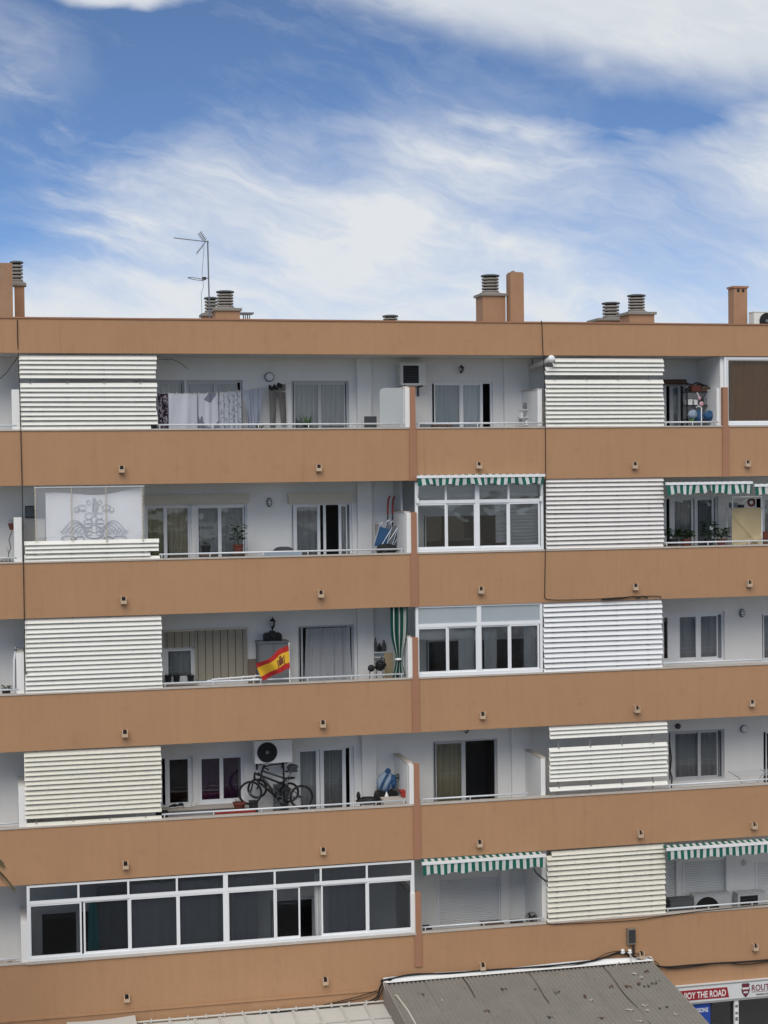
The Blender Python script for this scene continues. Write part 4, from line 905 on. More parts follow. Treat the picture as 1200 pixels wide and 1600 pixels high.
for s_, (ua, va) in ((1, (312, 364)), (-1, (308, 395))):     # corner reflector: two ladders of rods
    a = Vector((xm-0.05, yA, zt)); b = W(ua, va, yA)
    for dyy in (-0.16, 0.16):
        MB().cyl(a + Vector((0, dyy*0.6, 0)), b + Vector((0, dyy, 0)), 0.008, n=5).build('reflector_rail', M_GALV, an)
    for j in range(6):
        c = a.lerp(b, 0.2+0.16*j); MB().cyl(c + Vector((0.025*s_, -0.22, 0.01)), c + Vector((-0.025*s_, 0.22, -0.01)), 0.007, n=5).build('reflector_rod', M_GALV, an)
c = W(309, 434.5, yA); xr = X(327, 433, yA)
lo = MB().tube([(xr, yA, c.z), (xr-0.12, yA, c.z)], 0.012, 6).build('lower_arm', M_GALV, an)
lp = [(X(294, 434, yA) + 0.20*(1-math.cos(t)) , yA + 0.18*math.sin(t), c.z-0.02+0.03*math.cos(t)) for t in [i*2*math.pi/20 for i in range(21)]]
MB().tube(lp, 0.010, 5).build('loop_aerial', M_GALV, an)
B(xr-0.17, xr-0.08, yA-0.03, yA+0.03, c.z-0.04, c.z+0.03).build('junction_box', M_DARK, an)
tag(MB().tube([W(319, 385, yA-0.03), W(317, 410, yA-0.03), W(315.5, 432, yA-0.03), W(318, 447, yA-0.03), W(314.5, 458, yA-0.03), W(315, 478, yA-0.03), W(315.5, 497, yA-0.03)], 0.006, 5).build('antenna_cable', M_GALV), 'thin loose cable hanging beside the antenna mast', 'cable')
x0, x1 = X(371, 490, 3.6), X(395, 491, 3.6); zt = Z(383, 490, 3.6)
rt = thing('roof_stand', 'small flat-topped metal stand behind the roof edge beside the stacks', 'stand', ((x0+x1)/2, 3.6, ROOFZ))
B(x0, x1, 3.4, 3.8, zt-0.02, zt+0.015).build('top', M_GALV, rt)
for q in (0.45, 0.72):
    for yy in (3.43, 3.77): x = x0+(x1-x0)*q; B(x-0.012, x+0.012, yy-0.012, yy+0.012, ROOFZ, zt-0.02).build('leg', M_GALV, rt)

# ================================================================== PLANTS
def leafy(m, c, h, spread, n, ll, lw, seed, droop=0.4, upright=0.5):
    rnd = random.Random(seed); c = Vector(c)
    for i in range(n):
        a = rnd.uniform(0, 6.283); q = rnd.random(); rr = spread*math.sqrt(rnd.random())
        b = c + Vector((rr*math.cos(a)*0.8, rr*math.sin(a)*0.6, h*(0.15+0.85*q)))
        d = Vector((math.cos(a), math.sin(a), upright*rnd.uniform(0.1, 1.3))).normalized(); L = ll*rnd.uniform(0.6, 1.2); w = lw*rnd.uniform(0.7, 1.2)
        sd_ = d.cross(Vector((0, 0, 1))).normalized()*w; e = b + d*L - Vector((0, 0, droop*L*0.6)); mdd = b + d*L*0.5
        m._add([b, mdd + sd_, e, mdd - sd_], [(0, 1, 2, 3)])
    for i in range(max(3, n//10)):
        a = rnd.uniform(0, 6.283); m.cyl(c, c + Vector((spread*0.5*math.cos(a), spread*0.4*math.sin(a), h*rnd.uniform(0.5, 0.9))), 0.006, 0.003, 4)
    return m
def plant(label, u, v, Y, potr, poth, h, spread, n, ll, lw, pm_, lm, seed, base=None, box=None, group=None, name='potted_plant', flower=None):
    p = W(u, v, Y); z0 = p.z if base is None else base
    t = thing(name, label, 'plant', (p.x, Y, z0), group)
    if box: MB().box(p.x-box, p.x+box, Y-0.09, Y+0.09, z0, z0+poth).build('trough', pm_, t)
    else: MB().lathe((p.x, Y, z0), [(potr*0.72, 0), (potr*0.95, poth*0.86), (potr*1.06, poth*0.86), (potr*1.06, poth), (potr*0.9, poth), (potr*0.88, poth*0.92)], 18).build('pot', pm_, t)
    mm = MB()
    if box:
        for i in range(6): leafy(mm, (p.x-box*0.85+box*1.7*i/5, Y, z0+poth), h*(0.7+0.5*((i*37) % 5)/5), spread, n//6, ll, lw, seed+i)
    else: leafy(mm, (p.x, Y, z0+poth), h, spread, n, ll, lw, seed)
    mm.build('foliage', lm, t)
    if flower:
        f = W(*flower, Y-0.1); fm = MB()
        for i in range(7): a = i*0.9; fm.blob(f + Vector((0.03*math.cos(a), 0.01, 0.03*math.sin(a))), 0.022, 0.014, 0.022, i, 0.2, 8, 5)
        fm.build('flower', M_WHITEP, t)
    return t
def shelfz(k): return FLOOR[k]
def pstand(label, u, v, Y, k, w=0.16):
    """low stool that lifts a pot to the rail"""
    p = W(u, v, Y); t = thing('plant_stool', label, 'stool', (p.x, Y, FLOOR[k]), 'stools under the pots')
    B(p.x-w, p.x+w, Y-w*0.8, Y+w*0.8, p.z-0.03, p.z-0.002).build('top', M_WOOD, t)
    for sx in (-1, 1):
        for sy in (-1, 1): B(p.x+sx*(w-0.03)-0.014, p.x+sx*(w-0.03)+0.014, Y+sy*(w*0.8-0.03)-0.014, Y+sy*(w*0.8-0.03)+0.014, FLOOR[k], p.z-0.03).build('leg', M_WOOD, t)
# top row spiky plant
def spiky(label, u, v, Y, k, n, L, seed, lm):
    p = W(u, v, Y); t = thing('spiky_plant', label, 'plant', (p.x, Y, FLOOR[k])); rnd = random.Random(seed)
    MB().lathe((p.x, Y, FLOOR[k]), [(0.13, 0), (0.17, 0.5), (0.18, 0.5), (0.18, p.z-FLOOR[k]-0.05), (0.15, p.z-FLOOR[k]-0.05)], 16).build('pot', M_POTB, t)
    m = MB(); z = p.z-0.08
    for i in range(n):
        a = rnd.uniform(0, 6.28); e = rnd.uniform(0.35, 1.35); d = Vector((math.cos(a)*math.cos(e), 0.7*math.sin(a)*math.cos(e), math.sin(e))); s_ = d.cross(Vector((0, 0, 1))).normalized()*0.016; l = L*rnd.uniform(0.7, 1.1)
        b = Vector((p.x, Y, z)); mid = b + d*l*0.55; tip = b + d*l - Vector((0, 0, 0.12*l)); m._add([b-s_*0.6, b+s_*0.6, mid+s_, tip, mid-s_], [(0, 1, 2, 3, 4)])
    m.build('foliage', lm, t)
spiky('spiky green plant before the top row pleated curtain', 479, 664, 0.9, 0, 26, 0.42, 3, M_LEAF2)
spiky('small spiky plant low between the washing and the wall on the top row', 403, 668, 0.8, 0, 16, 0.26, 5, M_LEAF)
pstand('wooden stool under the small black pot', 322, 866, 0.9, 1); plant('small plant in a black pot before the floral curtain', 322, 866, 0.9, 0.115, 0.20, 0.12, 0.07, 26, 0.09, 0.03, M_POTB, M_LEAF, 3)
pstand('wooden stool under the reddish pot', 372, 864, 0.9, 1); plant('leafy plant in a reddish pot before the floral curtain', 372, 864, 0.9, 0.125, 0.20, 0.46, 0.15, 60, 0.15, 0.045, M_TERRA, M_LEAF, 4)
# second row, right: a line of dark plants
for i, (u, hh, lab) in enumerate(((1052, 0.24, 'dark bushy balcony plant next to the slatted screen, below the torn awning'), (1072, 0.20, 'low dark balcony plant in front of the pane post, second from the screen'), (1108, 0.42, 'tallest dark balcony plant, with a white flower, below the torn awning'), (1127, 0.26, 'dark balcony plant next to the beige tarpaulin'))):
    pstand('wooden bench piece under the plant: ' + ('first', 'second', 'third', 'fourth')[i] + ' from the slatted screen', u, 852, 0.45, 1, 0.18)
    plant(lab, u, 852, 0.45, 0.13, 0.16, hh, 0.20, 130, 0.13, 0.035, M_TERRA if i % 2 else M_POTB, M_LEAF, 20+i, flower=(1112, 825) if i == 2 else None)
# left edge, second row: hanging pot, bracket plant, trough
p = W(19, 824, 0.9)
hp = thing('hanging_pot', 'red pot hanging on the wall at the left edge', 'plant', (p.x, 0.9, p.z))
MB().lathe((p.x, 0.9, p.z-0.06), [(0.055, 0), (0.085, 0.12), (0.095, 0.12), (0.095, 0.15), (0.08, 0.15)], 16).build('pot', M_TERRA, hp)
leafy(MB(), (p.x, 0.9, p.z+0.08), 0.08, 0.08, 16, 0.08, 0.02, 5).build('foliage', M_LEAF, hp)
MB().tube([W(19, 829, 0.9), W(14, 843, 0.92), W(17, 856, 0.9), W(13, 866, 0.9), W(16, 884, 0.9)], 0.010, 5).build('stem', M_LEAF, hp)
m = MB(); leafy(m, W(13, 864, 0.9), 0.12, 0.05, 10, 0.06, 0.02, 6); m.build('trailing_leaves', M_RED, hp)
p = W(18, 882, 0.3)
plant('brown trough of low plants at the left edge of the second row', 12, 886, 0.28, 0.1, 0.13, 0.09, 0.07, 60, 0.07, 0.02, M_WOOD, M_LEAF, 41, box=0.24, base=Z(12, 886, 0.28))
pstand('wooden stool under the trough at the left edge', 12, 886, 0.28, 1, 0.25)
sl_ = W(27, 872, 0.5); t = thing('garden_lamp', 'small dark post lamp beside the trough at the left edge', 'lamp', (sl_.x, 0.5, FLOOR[1]))
MB().cyl((sl_.x, 0.5, FLOOR[1]), (sl_.x, 0.5, sl_.z), 0.012, n=6).build('post', M_DARK, t); MB().lathe((sl_.x, 0.5, sl_.z), [(0.025, 0), (0.04, 0.05), (0.045, 0.06), (0.01, 0.10)], 10).build('lamp_head', M_DARK, t)
plant('low plant behind the rail at the left edge of the third row', 10, 1088, 0.4, 0.10, 0.14, 0.10, 0.10, 50, 0.09, 0.02, M_POTB, M_LEAF, 44)
pstand('wooden stool under the left edge plant of the third row', 10, 1088, 0.4, 2)
# third row: pots on the window ledge
for i, (u, hh) in enumerate(((263, 0.04), (276, 0.05), (298, 0.04))):
    plant(('dark pot at the left', 'dark pot in the middle', 'dark pot at the right')[i] + ' on the ledge under the short bamboo blind', u, 1066, YB-0.12, 0.085, 0.16, hh, 0.05, 14, 0.06, 0.02, M_POTB, M_LEAF, 50+i, group='dark pots on the ledge')
B(X(250, 1066, YB), X(308, 1066, YB), YB-0.24, YB-0.002, Z(280, 1066, YB-0.12)-0.05, Z(280, 1066, YB-0.12)-0.003).build('window_sill', M_COPE, bld)

# ================================================================== TOP ROW THINGS
x0, x1 = X(594, 640, 0.16), X(632, 640, 0.16)
t = thing('divider_panel', 'frosted white panel standing beside the fin on the top row', 'panel', ((x0+x1)/2, 0.2, FLOOR[0])); z1 = Z(612, 606, 0.2)
pts = [(x0, FLOOR[0]), (x1, FLOOR[0]), (x1, z1)] + [(x0+0.16-0.16*math.sin(a*math.pi/10), z1-0.10+0.10*math.cos(a*math.pi/10)) for a in range(6)]
MB().prism(pts, 0.196, 0.206).build('sheet', G_PANEL, t)
for a in (x0+0.02, x1-0.02): MB().cyl((a, 0.215, FLOOR[0]), (a, 0.215, z1-0.10), 0.010, n=6).build('edge_bar', M_ALU, t)
# rolled tube with a round white end
a, b = W(829, 575, 1.30), W(861, 561, -0.12)
t = thing('rolled_tube', 'white rolled tube with a round end jutting out beside the slatted screen', 'tube', b)
MB().cyl(a, b, 0.060, n=14).build('tube', M_CREAMP, t, smooth=True); MB().blob(b + (b-a).normalized()*0.02, 0.092, 0.075, 0.092, 1, 0.0, 16, 10).build('end_cap', M_WHITEP, t, smooth=True)
for q in (0.1, 0.7): c = a.lerp(b, q); B(c.x-0.012, c.x+0.012, c.y-0.012, c.y+0.012, c.z+0.05, SOFF[0]+0.01).build('hanger', M_GALV, t)
# blackish boxed thing and chair beside the panel
t = thing('garden_chair', 'dark low chair behind the rail left of the fin on the top row', 'chair', (X(585, 660, 0.9), 0.9, FLOOR[0])); p = W(585, 650, 0.9)
B(p.x-0.20, p.x+0.20, 0.70, 1.10, FLOOR[0]+0.42, FLOOR[0]+0.46).build('seat', M_GREYD, t); B(p.x-0.20, p.x+0.10, 1.10, 1.14, FLOOR[0]+0.46, p.z).build('backrest', M_GREYD, t)
for sx in (-0.18, 0.16):
    for sy in (0.72, 1.06): B(p.x+sx, p.x+sx+0.03, sy, sy+0.03, FLOOR[0], FLOOR[0]+0.42).build('leg', M_GREYD, t)
def chair(label, u, v, Y, k, m_, w=0.22, name='patio_chair'):
    p = W(u, v, Y); t = thing(name, label, 'chair', (p.x, Y, FLOOR[k])); f = FLOOR[k]
    B(p.x-w, p.x+w, Y-0.22, Y+0.2, f+0.40, f+0.44).build('seat', m_, t)
    MB().grid(lambda a, b: Vector((p.x-w+2*w*a, Y+0.2+0.05*math.sin(math.pi*a)+0.06*b, f+0.44+(p.z-f-0.44)*b*(1-0.12*(2*a-1)**4))), 10, 6).build('backrest', m_, t, smooth=True)
    for sx in (-1, 1):
        for sy in (-0.2, 0.18): MB().cyl((p.x+sx*(w-0.02), Y+sy, f), (p.x+sx*(w-0.03), Y+sy, f+0.40), 0.014, n=6).build('leg', m_, t)
    return t
chair('pale chair back just above the top row rail right of the fin', 672, 660, 0.8, 0, M_GREYP)
t = thing('patio_table', 'low wooden table edge behind the rail right of the fin', 'table', (X(688, 664, 0.6), 0.6, FLOOR[0])); p = W(690, 664, 0.6)
B(p.x-0.22, p.x+0.22, 0.4, 0.8, p.z-0.03, p.z).build('table_top', M_WOOD, t)
for sx in (-0.19, 0.19):
    for sy in (0.43, 0.77): B(p.x+sx-0.02, p.x+sx+0.02, sy-0.02, sy+0.02, FLOOR[0], p.z-0.03).build('leg', M_WOOD, t)
# small white shelf with ornaments beside the top row divider
p = W(819, 666, 1.0); t = thing('white_shelf', 'small white tiered shelf with ornaments beside the top row divider', 'shelf', (p.x, 1.0, FLOOR[0]))
for i, (v, w) in enumerate(((664, 0.20), (652, 0.16), (640, 0.10))): B(p.x-w, p.x+w*0.9, 0.9, 1.1, Z(819, v, 1.0)-0.012, Z(819, v, 1.0)+0.006).build('shelf_board', M_WHITEP, t)
for sx in (-0.09, 0.08): B(p.x+sx-0.01, p.x+sx+0.01, 1.08, 1.10, FLOOR[0], Z(819, 638, 1.0)).build('upright', M_WHITEP, t)
for i, (u, v, h, mm) in enumerate(((814, 664, 0.13, M_GREYP), (823, 664, 0.15, M_WHITEP), (827, 652, 0.20, M_BEIGE), (815, 652, 0.14, M_CREAMP), (820, 640, 0.16, M_GREYP))):
    q = W(u, v, 1.0); MB().lathe((q.x, 1.0, q.z+0.008), [(0.04, 0), (0.05, h*0.4), (0.03, h*0.75), (0.035, h)], 12).build('ornament', mm, t)
# storage rack of the top right balcony
Y = 0.85; x0, x1 = X(1069, 640, Y), X(1107, 640, Y); z1 = Z(1088, 606, Y)
t = thing('storage_rack', 'black metal storage rack crammed with boxes on the top right balcony', 'rack', ((x0+x1)/2, Y, FLOOR[0]))
for x in (x0, x1-0.03):
    for yy in (Y-0.15, Y+0.15): B(x, x+0.03, yy-0.015, yy+0.015, FLOOR[0], z1).build('upright', M_BLACK, t)
shz = [Z(1088, v, Y) for v in (612, 633, 655)] + [FLOOR[0]+0.25]
for z in shz: B(x0, x1, Y-0.165, Y+0.165, z-0.02, z).build('shelf', M_BLACK, t)
for i, (ua, ub, sh, h, mm, lab) in enumerate(((1078, 1092, 0, 0.14, M_TERRA, 'dull red box on top of the storage rack'), (1093, 1108, 0, 0.10, M_WOOD, 'brown flat box on top of the storage rack'), (1072, 1079, 1, 0.13, M_CREAMP, 'pale jar carton on the middle rack shelf'), (1082, 1087, 1, 0.12, M_WHITEP, 'white carton on the middle rack shelf'), (1097, 1105, 1, 0.18, M_GREYP, 'grey box behind the pink toy guitar'))):
    q = MB(); a, b = X(ua, 630, Y), X(ub, 630, Y); q.box(a, b, Y-0.12, Y+0.1, shz[sh]+0.001, shz[sh]+h); q.box(a-0.006, b+0.006, Y-0.126, Y+0.106, shz[sh]+h*0.78, shz[sh]+h+0.01)
    tag(q.build('storage_box', mm), lab, 'box', 'boxes on the storage rack')
q = MB()
for i in range(6): c = W(1072+6*i, 600+2*(i % 3), Y); q.tube([c + Vector((-0.10, 0.02*i, 0.0)), c + Vector((0.0, 0, 0.03)), c + Vector((0.12, 0, -0.02))], 0.018, 6)
q.box(x0+0.05, x1-0.02, Y-0.1, Y+0.1, z1-0.06, z1-0.02)
tag(q.build('bundle_of_sticks', M_BLACK), 'dark bundle of poles lying across the top of the storage rack', 'bundle')
g = thing('toy_guitar', 'pink toy guitar hanging at the front of the storage rack', 'toy', W(1096, 634, Y-0.2)); c = W(1096, 631, Y-0.2); c2 = W(1093, 622, Y-0.2); c3 = W(1089, 613, Y-0.2)
gm = MB().blob(c, 0.062, 0.025, 0.062, 1, 0, 14, 8); gm.blob(c2, 0.046, 0.025, 0.05, 2, 0, 14, 8); gm.build('guitar_body', M_PINK, g, smooth=True); MB().cyl(c2, c3, 0.014, n=6).build('neck', M_WHITEP, g)
for i, (u, v, rx, rz, mm, lab) in enumerate(((1091, 651, 0.13, 0.14, M_BLUE, 'blue stuffed plastic bag in front of the rack'), (1108, 650, 0.15, 0.12, M_BLUE, 'round blue bag beside the rack, nearest the side wall'), (1082, 648, 0.12, 0.11, M_LBLUE, 'pale blue bag on the left of the blue ones'), (1080, 658, 0.07, 0.06, M_LEAF2, 'small green bag low by the rail'))):
    Yq = 0.50 if i < 2 else 0.46; p = W(u, v, Yq); b = MB().blob(p, rx, 0.12, rz, i+3, 0.10, 16, 12)
    for j in range(5): a = j*1.3; b.tube([p + Vector((0.6*rx*math.cos(a), -0.11, 0.2*rz)), p + Vector((0.3*rx*math.cos(a), -0.09, 0.8*rz)), p + Vector((0.02*j-0.04, 0, 1.08*rz))], 0.012, 5)
    tag(b.build('plastic_bag', mm, smooth=True), lab, 'bag', 'bags by the storage rack')
bx0, bx1 = X(1070, 664, 0.5), X(1118, 664, 0.5); bz = Z(1090, 665.5, 0.5)
t = thing('side_bench', 'low pale bench under the blue bags by the rail', 'bench', ((bx0+bx1)/2, 0.5, FLOOR[0]))
B(bx0, bx1, 0.34, 0.62, bz-0.03, bz).build('seat', M_ALUG, t)
for x in (bx0+0.02, bx1-0.05):
    for yy in (0.36, 0.58): B(x, x+0.03, yy, yy+0.03, FLOOR[0], bz-0.03).build('leg', M_ALUG, t)
tag(MB().tube([W(1096, 670, 0.16), W(1096, 637, 0.2), W(1091, 634, 0.25), W(1088, 637, 0.3)], 0.014, 6).build('bent_rod', M_WHITEP), 'thin white bent rod standing in front of the blue bags', 'rod')
p0_, p1_ = W(1038, 597, YB-0.1), W(1072, 594, YB-0.1)
q = MB().cyl(p0_, Vector((p1_.x, p1_.y, p0_.z)), 0.055, n=12); q.box(p0_.x, p1_.x, YB-0.12, YB-0.004, p0_.z+0.03, p0_.z+0.07)
tag(q.build('sun_blind', M_WOOD), 'dark brown rolled-up blind over the doorway beside the storage rack', 'blind')
# loose wires on the top row ceiling
tag(MB().tube([W(246, 561.5, 1.2), W(268, 561, 1.2), W(280, 566, 1.3), W(293, 576, YB-0.01)], 0.006, 5).build('ceiling_wire', M_CABLE), 'loose dark wire under the top row ceiling right of the screen', 'cable')
tag(MB().tube([W(-5, 596, 0.9), W(10, 583, 0.6), W(22, 566, 0.3), W(27, 559, 0.15)], 0.008, 5).build('slack_wire', M_CABLE), 'slack dark wire across the top left corner balcony', 'cable')

# ================================================================== SECOND ROW THINGS
# printed cloth behind a clear plastic sheet
Y = 0.03; x0, x1 = X(54, 800, Y), X(226, 800, Y); z1 = SOFF[1]-0.06; z0 = Z(140, 838, Y)
t = thing('plastic_sheet', 'clear plastic roll-down sheet hanging on four cords above the low screen', 'sheet', ((x0+x1)/2, Y, z0))
MB().grid(lambda a, b: Vector((x0+(x1-x0)*a, Y+0.008*math.sin(9*a)*b, z1+(z0-z1)*b)), 16, 4).build('film', G_PLAST, t)
B(x0, x1, Y-0.012, Y+0.012, z1, z1+0.03).build('head_rail', M_ALUG, t)
for u in (55.5, 112, 166, 222.5):
    xx = X(u, 800, Y); m = MB(); rnd = random.Random(int(u)); z = z1
    zend = Z(u, 846, Y)
    while z > zend: m.blob((xx+rnd.uniform(-0.004, 0.004), Y-0.025, z), rnd.uniform(0.014, 0.024), 0.014, 0.02, int(z*100), 0.2, 6, 4); z -= 0.042
    m.build('bead_cord', M_BEADS, t)['kind'] = 'stuff'
Y = 0.16; a0, a1 = W(71, 770, Y), W(222, 762, Y); zc = Z(146, 848, Y)
pc = thing('printed_cloth', 'white cloth with a grey crowned ornament print behind the plastic sheet', 'cloth', ((a0.x+a1.x)/2, Y, zc))
def ctop(q): return a0.z + (a1.z-a0.z)*q - 0.12*math.sin(math.pi*min(1, max(0, q)))**2*(0.4+q)
MB().grid(lambda a, b: Vector((a0.x+(a1.x-a0.x)*a, Y+0.012*math.sin(5*a+3*b)*b, ctop(a)+(zc-ctop(a))*b)), 30, 12).build('cloth', C_CLOTH, pc, smooth=True)
MB().cyl((a0.x-0.05, Y, a0.z), (a0.x+0.02, Y, a0.z), 0.012, n=6).build('corner_tie', M_CABLEW, pc); 
motif = MB()
def line(pts, w=0.007):
    pts = [W(u, v, Y-0.022) for u, v in pts]; motif.tube(pts, w, 4)
def arc(cu, cv, ru, rv, a0_, a1_, n=14): return [(cu+ru*math.cos(R(a0_+(a1_-a0_)*i/n)), cv-rv*math.sin(R(a0_+(a1_-a0_)*i/n))) for i in range(n+1)]
for rr in (1.0, 0.7, 0.4): line([(147+7*rr*math.sin(a)*(0.6+0.4*math.cos(a/2)), 792-11*rr*math.cos(a)) for a in [i*2*math.pi/16 for i in range(17)]])
line([(144, 782), (147, 777), (150, 782)]); line([(141, 783), (137, 781), (135, 786), (138, 789), (143, 786)]); line([(153, 783), (157, 781), (159, 786), (156, 789), (151, 786)])
for s_ in (-1, 1):
    line(arc(147+s_*19, 793, 7, 4, 0, 330)); line(arc(147+s_*27, 796, 4, 4, 90, 400)); line([(147+s_*12, 799), (147+s_*22, 797), (147+s_*30, 800)])
    for j in range(6): line([(147+s_*(10+dx_), 838-hh) for dx_, hh in [(q*(10+6.2*j)/8, (8+3.4*j)*math.sin(math.pi*(0.12+0.80*q/8))) for q in range(9)]], 0.008)
    for j in range(7): line([(147+s_*(20+4.5*j), 842-5-2*j % 5), (147+s_*(24+4.9*j), 832-1.4*(6-abs(j-3)))], 0.007)
    line(arc(147+s_*40, 841, 11, 4, 0, 350)); line(arc(147+s_*22, 842, 7, 4, 0, 350), 0.009); line(arc(147+s_*8, 806, 6, 5, 20, 330))
    for j in range(4): line(arc(147+s_*9, 815+6*j, 7-j*0.5, 3.6, 0, 340))
line(arc(147, 834, 15, 7, 180, 360), 0.009); line(arc(147, 826, 9, 6, 0, 360)); line(arc(147, 812, 5, 6, 0, 360))
mo = motif.build('printed_ornament', M_INKG, pc); mo['kind'] = 'stuff'
# low table and blue cover by the rail
p = W(440, 862, 0.7); t = thing('folding_table', 'folding table with a blue cloth behind the second row rail', 'table', (p.x, 0.7, FLOOR[1]))
B(p.x-0.45, p.x+0.42, 0.45, 0.95, p.z-0.03, p.z).build('table_top', M_LBLUE, t)
MB().grid(lambda a, b: Vector((p.x-0.47+0.91*a, 0.44-0.01*math.sin(20*a), p.z+0.006-0.14*b*(1+0.2*math.sin(9*a)))), 24, 3).build('cloth_edge', M_LBLUE, t)
for sx in (-0.4, 0.38):
    for sy in (0.5, 0.9): MB().cyl((p.x+sx, sy, FLOOR[1]), (p.x+sx, sy, p.z-0.03), 0.014, n=6).build('leg', M_ALUG, t)
chair('dark rounded chair back behind the blue cloth table', 446, 855, 1.05, 1, M_GREYD, 0.26)
# folded deckchairs and two red-tipped poles leaning in the corner
Y = 0.85; base = W(604, 868, Y)
for i, (u, v, tilt, mm, lab) in enumerate(((596, 834, 0.30, M_BLUE, 'blue folded deckchair leaning in the second row corner'), (606, 830, 0.34, M_GREYP, 'pale-framed folded deckchair leaning next to the blue one'), (615, 832, 0.20, M_GREYD, 'dark folded deckchair nearest the white divider'))):
    Yi = Y + 0.08*i; p = W(u, v, Yi); t = thing('folded_chair', lab, 'deckchair', (p.x, Yi, FLOOR[1]), 'folded chairs in the corner'); M3 = Matrix.Rotation(tilt, 3, 'Y')
    c = Vector((p.x, Yi, p.z-0.15))
    MB().obox(c + M3 @ Vector((0, 0, 0.06)), 0.13, 0.02, 0.24, M3).build('fabric_seat', mm, t)
    for sx in (-0.15, 0.15):
        MB().tube([c + M3 @ Vector((sx, -0.03, -0.75)), c + M3 @ Vector((sx, -0.03, 0.36)), c + M3 @ Vector((sx*0.7, -0.03, 0.42))], 0.013, 6).build('side_tube', M_STEEL, t)
    MB().tube([c + M3 @ Vector((-0.1, -0.05, -0.6)), c + M3 @ Vector((0.14, -0.05, 0.3))], 0.012, 6).build('cross_tube', M_STEEL, t)
for i, u in enumerate((606.5, 614)):
    t = thing('ski_pole', ('left', 'right')[i] + ' of the two red-tipped poles leaning in the corner', 'pole', W(u-1, 868, 1.0), 'red-tipped poles')
    MB().tube([W(u+2.5, 775, 1.12), W(u+0.5, 780, 1.12), W(u-0.5, 790, 1.1), W(u-0.6, 803, 1.08)], 0.022, 8).build('red_handle', M_RED, t)
    MB().tube([W(u-0.6, 803, 1.08), W(u-0.6, 830, 1.0), W(u-1, 868, 1.0)], 0.016, 8).build('shaft', M_BLACK, t)
c = W(604, 858, 0.72); tag(MB().blob(c, 0.26, 0.12, 0.13, 21, 0.2, 16, 10).box(c.x-0.22, c.x+0.22, 0.62, 0.82, FLOOR[1], c.z-0.08).build('dark_bundle', M_BLACK, smooth=False), 'black bundle at the foot of the folded deckchairs', 'bundle')
p = W(590, 827, YB-0.03); tag(MB().box(p.x-0.055, p.x+0.055, YB-0.03, YB-0.003, p.z-0.14, p.z+0.13).box(p.x-0.045, p.x+0.045, YB-0.036, YB-0.03, p.z-0.12, p.z+0.11).build('meter_box', M_COPE), 'small greyish meter box on the wall beside the folded deckchairs', 'box')
# tarpaulin-covered shelf at the right
Y = 0.5; x0, x1 = X(1140, 800, Y), X(1187, 800, Y); z1 = Z(1162, 777, Y); zm = Z(1162, 794, Y)
t = thing('covered_shelf', 'white-framed shelf wrapped in a beige tarpaulin under the torn awning', 'shelf', ((x0+x1)/2, Y, FLOOR[1]))
for x in (x0, x1-0.03):
    for yy in (Y-0.15, Y+0.18): B(x, x+0.03, yy, yy+0.03, FLOOR[1], z1).build('upright', M_WHITEP, t)
B(x0, x1, Y-0.155, Y+0.215, z1, z1+0.025).build('top_board', M_WHITEP, t); B(x0, x1, Y-0.15, Y+0.21, zm-0.02, zm).build('shelf_board', M_WHITEP, t)
zq = Z(1162, 862, Y-0.2)
def tarp(a, b):
    wr = 0.010*math.sin(6*a+5*b+3) + 0.008*math.sin(11*a-4*b) + 0.05*max(0, 1-abs(a*0.8+0.12-b)/0.07) + 0.04*max(0, 1-abs(0.95-0.25*a-b)/0.06)
    return Vector((x0-0.02+(x1-x0-0.03)*a - 0.02*b*math.sin(3*a), Y-0.18-wr*(0.3+b), zm+0.012+(zq-zm)*b))
MB().grid(tarp, 26, 26).build('tarpaulin', M_TARP, t, smooth=True)
for i, (ua, ub, h, mm, lab) in enumerate(((1142, 1150, 0.14, M_GREYP, 'grey bits box on the covered shelf, left end'), (1151, 1160, 0.09, M_BLACK, 'black case on the covered shelf'))):
    q = MB(); a, b = X(ua, 785, Y), X(ub, 785, Y); q.box(a, b, Y-0.1, Y+0.12, zm+0.014, zm+h); q.box(a+0.01, b-0.02, Y-0.105, Y-0.1, zm+0.03, zm+h-0.02); tag(q.build('storage_box', mm), lab, 'box')
c = W(1174, 785, Y-0.05); q = MB()
for r_ in (0.10, 0.08, 0.06): q.ring(c + Vector((0, 0.01*r_, 0)), r_, 0.011, 24, 6)
tag(q.build('hose_coil', M_TERRA, smooth=True), 'reddish coil of hose on top of the covered shelf', 'hose')
tag(MB().tube([W(1157, 793, Y-0.08), W(1160, 786, Y-0.1), W(1167, 780, Y-0.1), W(1178, 777.5, Y-0.1)], 0.009, 5).build('hose_end', M_CREAMP), 'thin pale hose end curving over the covered shelf', 'hose')
p = W(1193, 840, 0.6); t = thing('stacked_crates', 'brown stacked crates at the right edge beside the tarpaulin', 'crate', (p.x, 0.6, FLOOR[1])); zc_ = FLOOR[1]
for i in range(7): B(p.x-0.09, p.x+0.25, 0.45, 0.75, zc_+0.005, zc_+0.185).build('crate', M_WOOD if i % 2 else M_TERRA, t); zc_ += 0.19
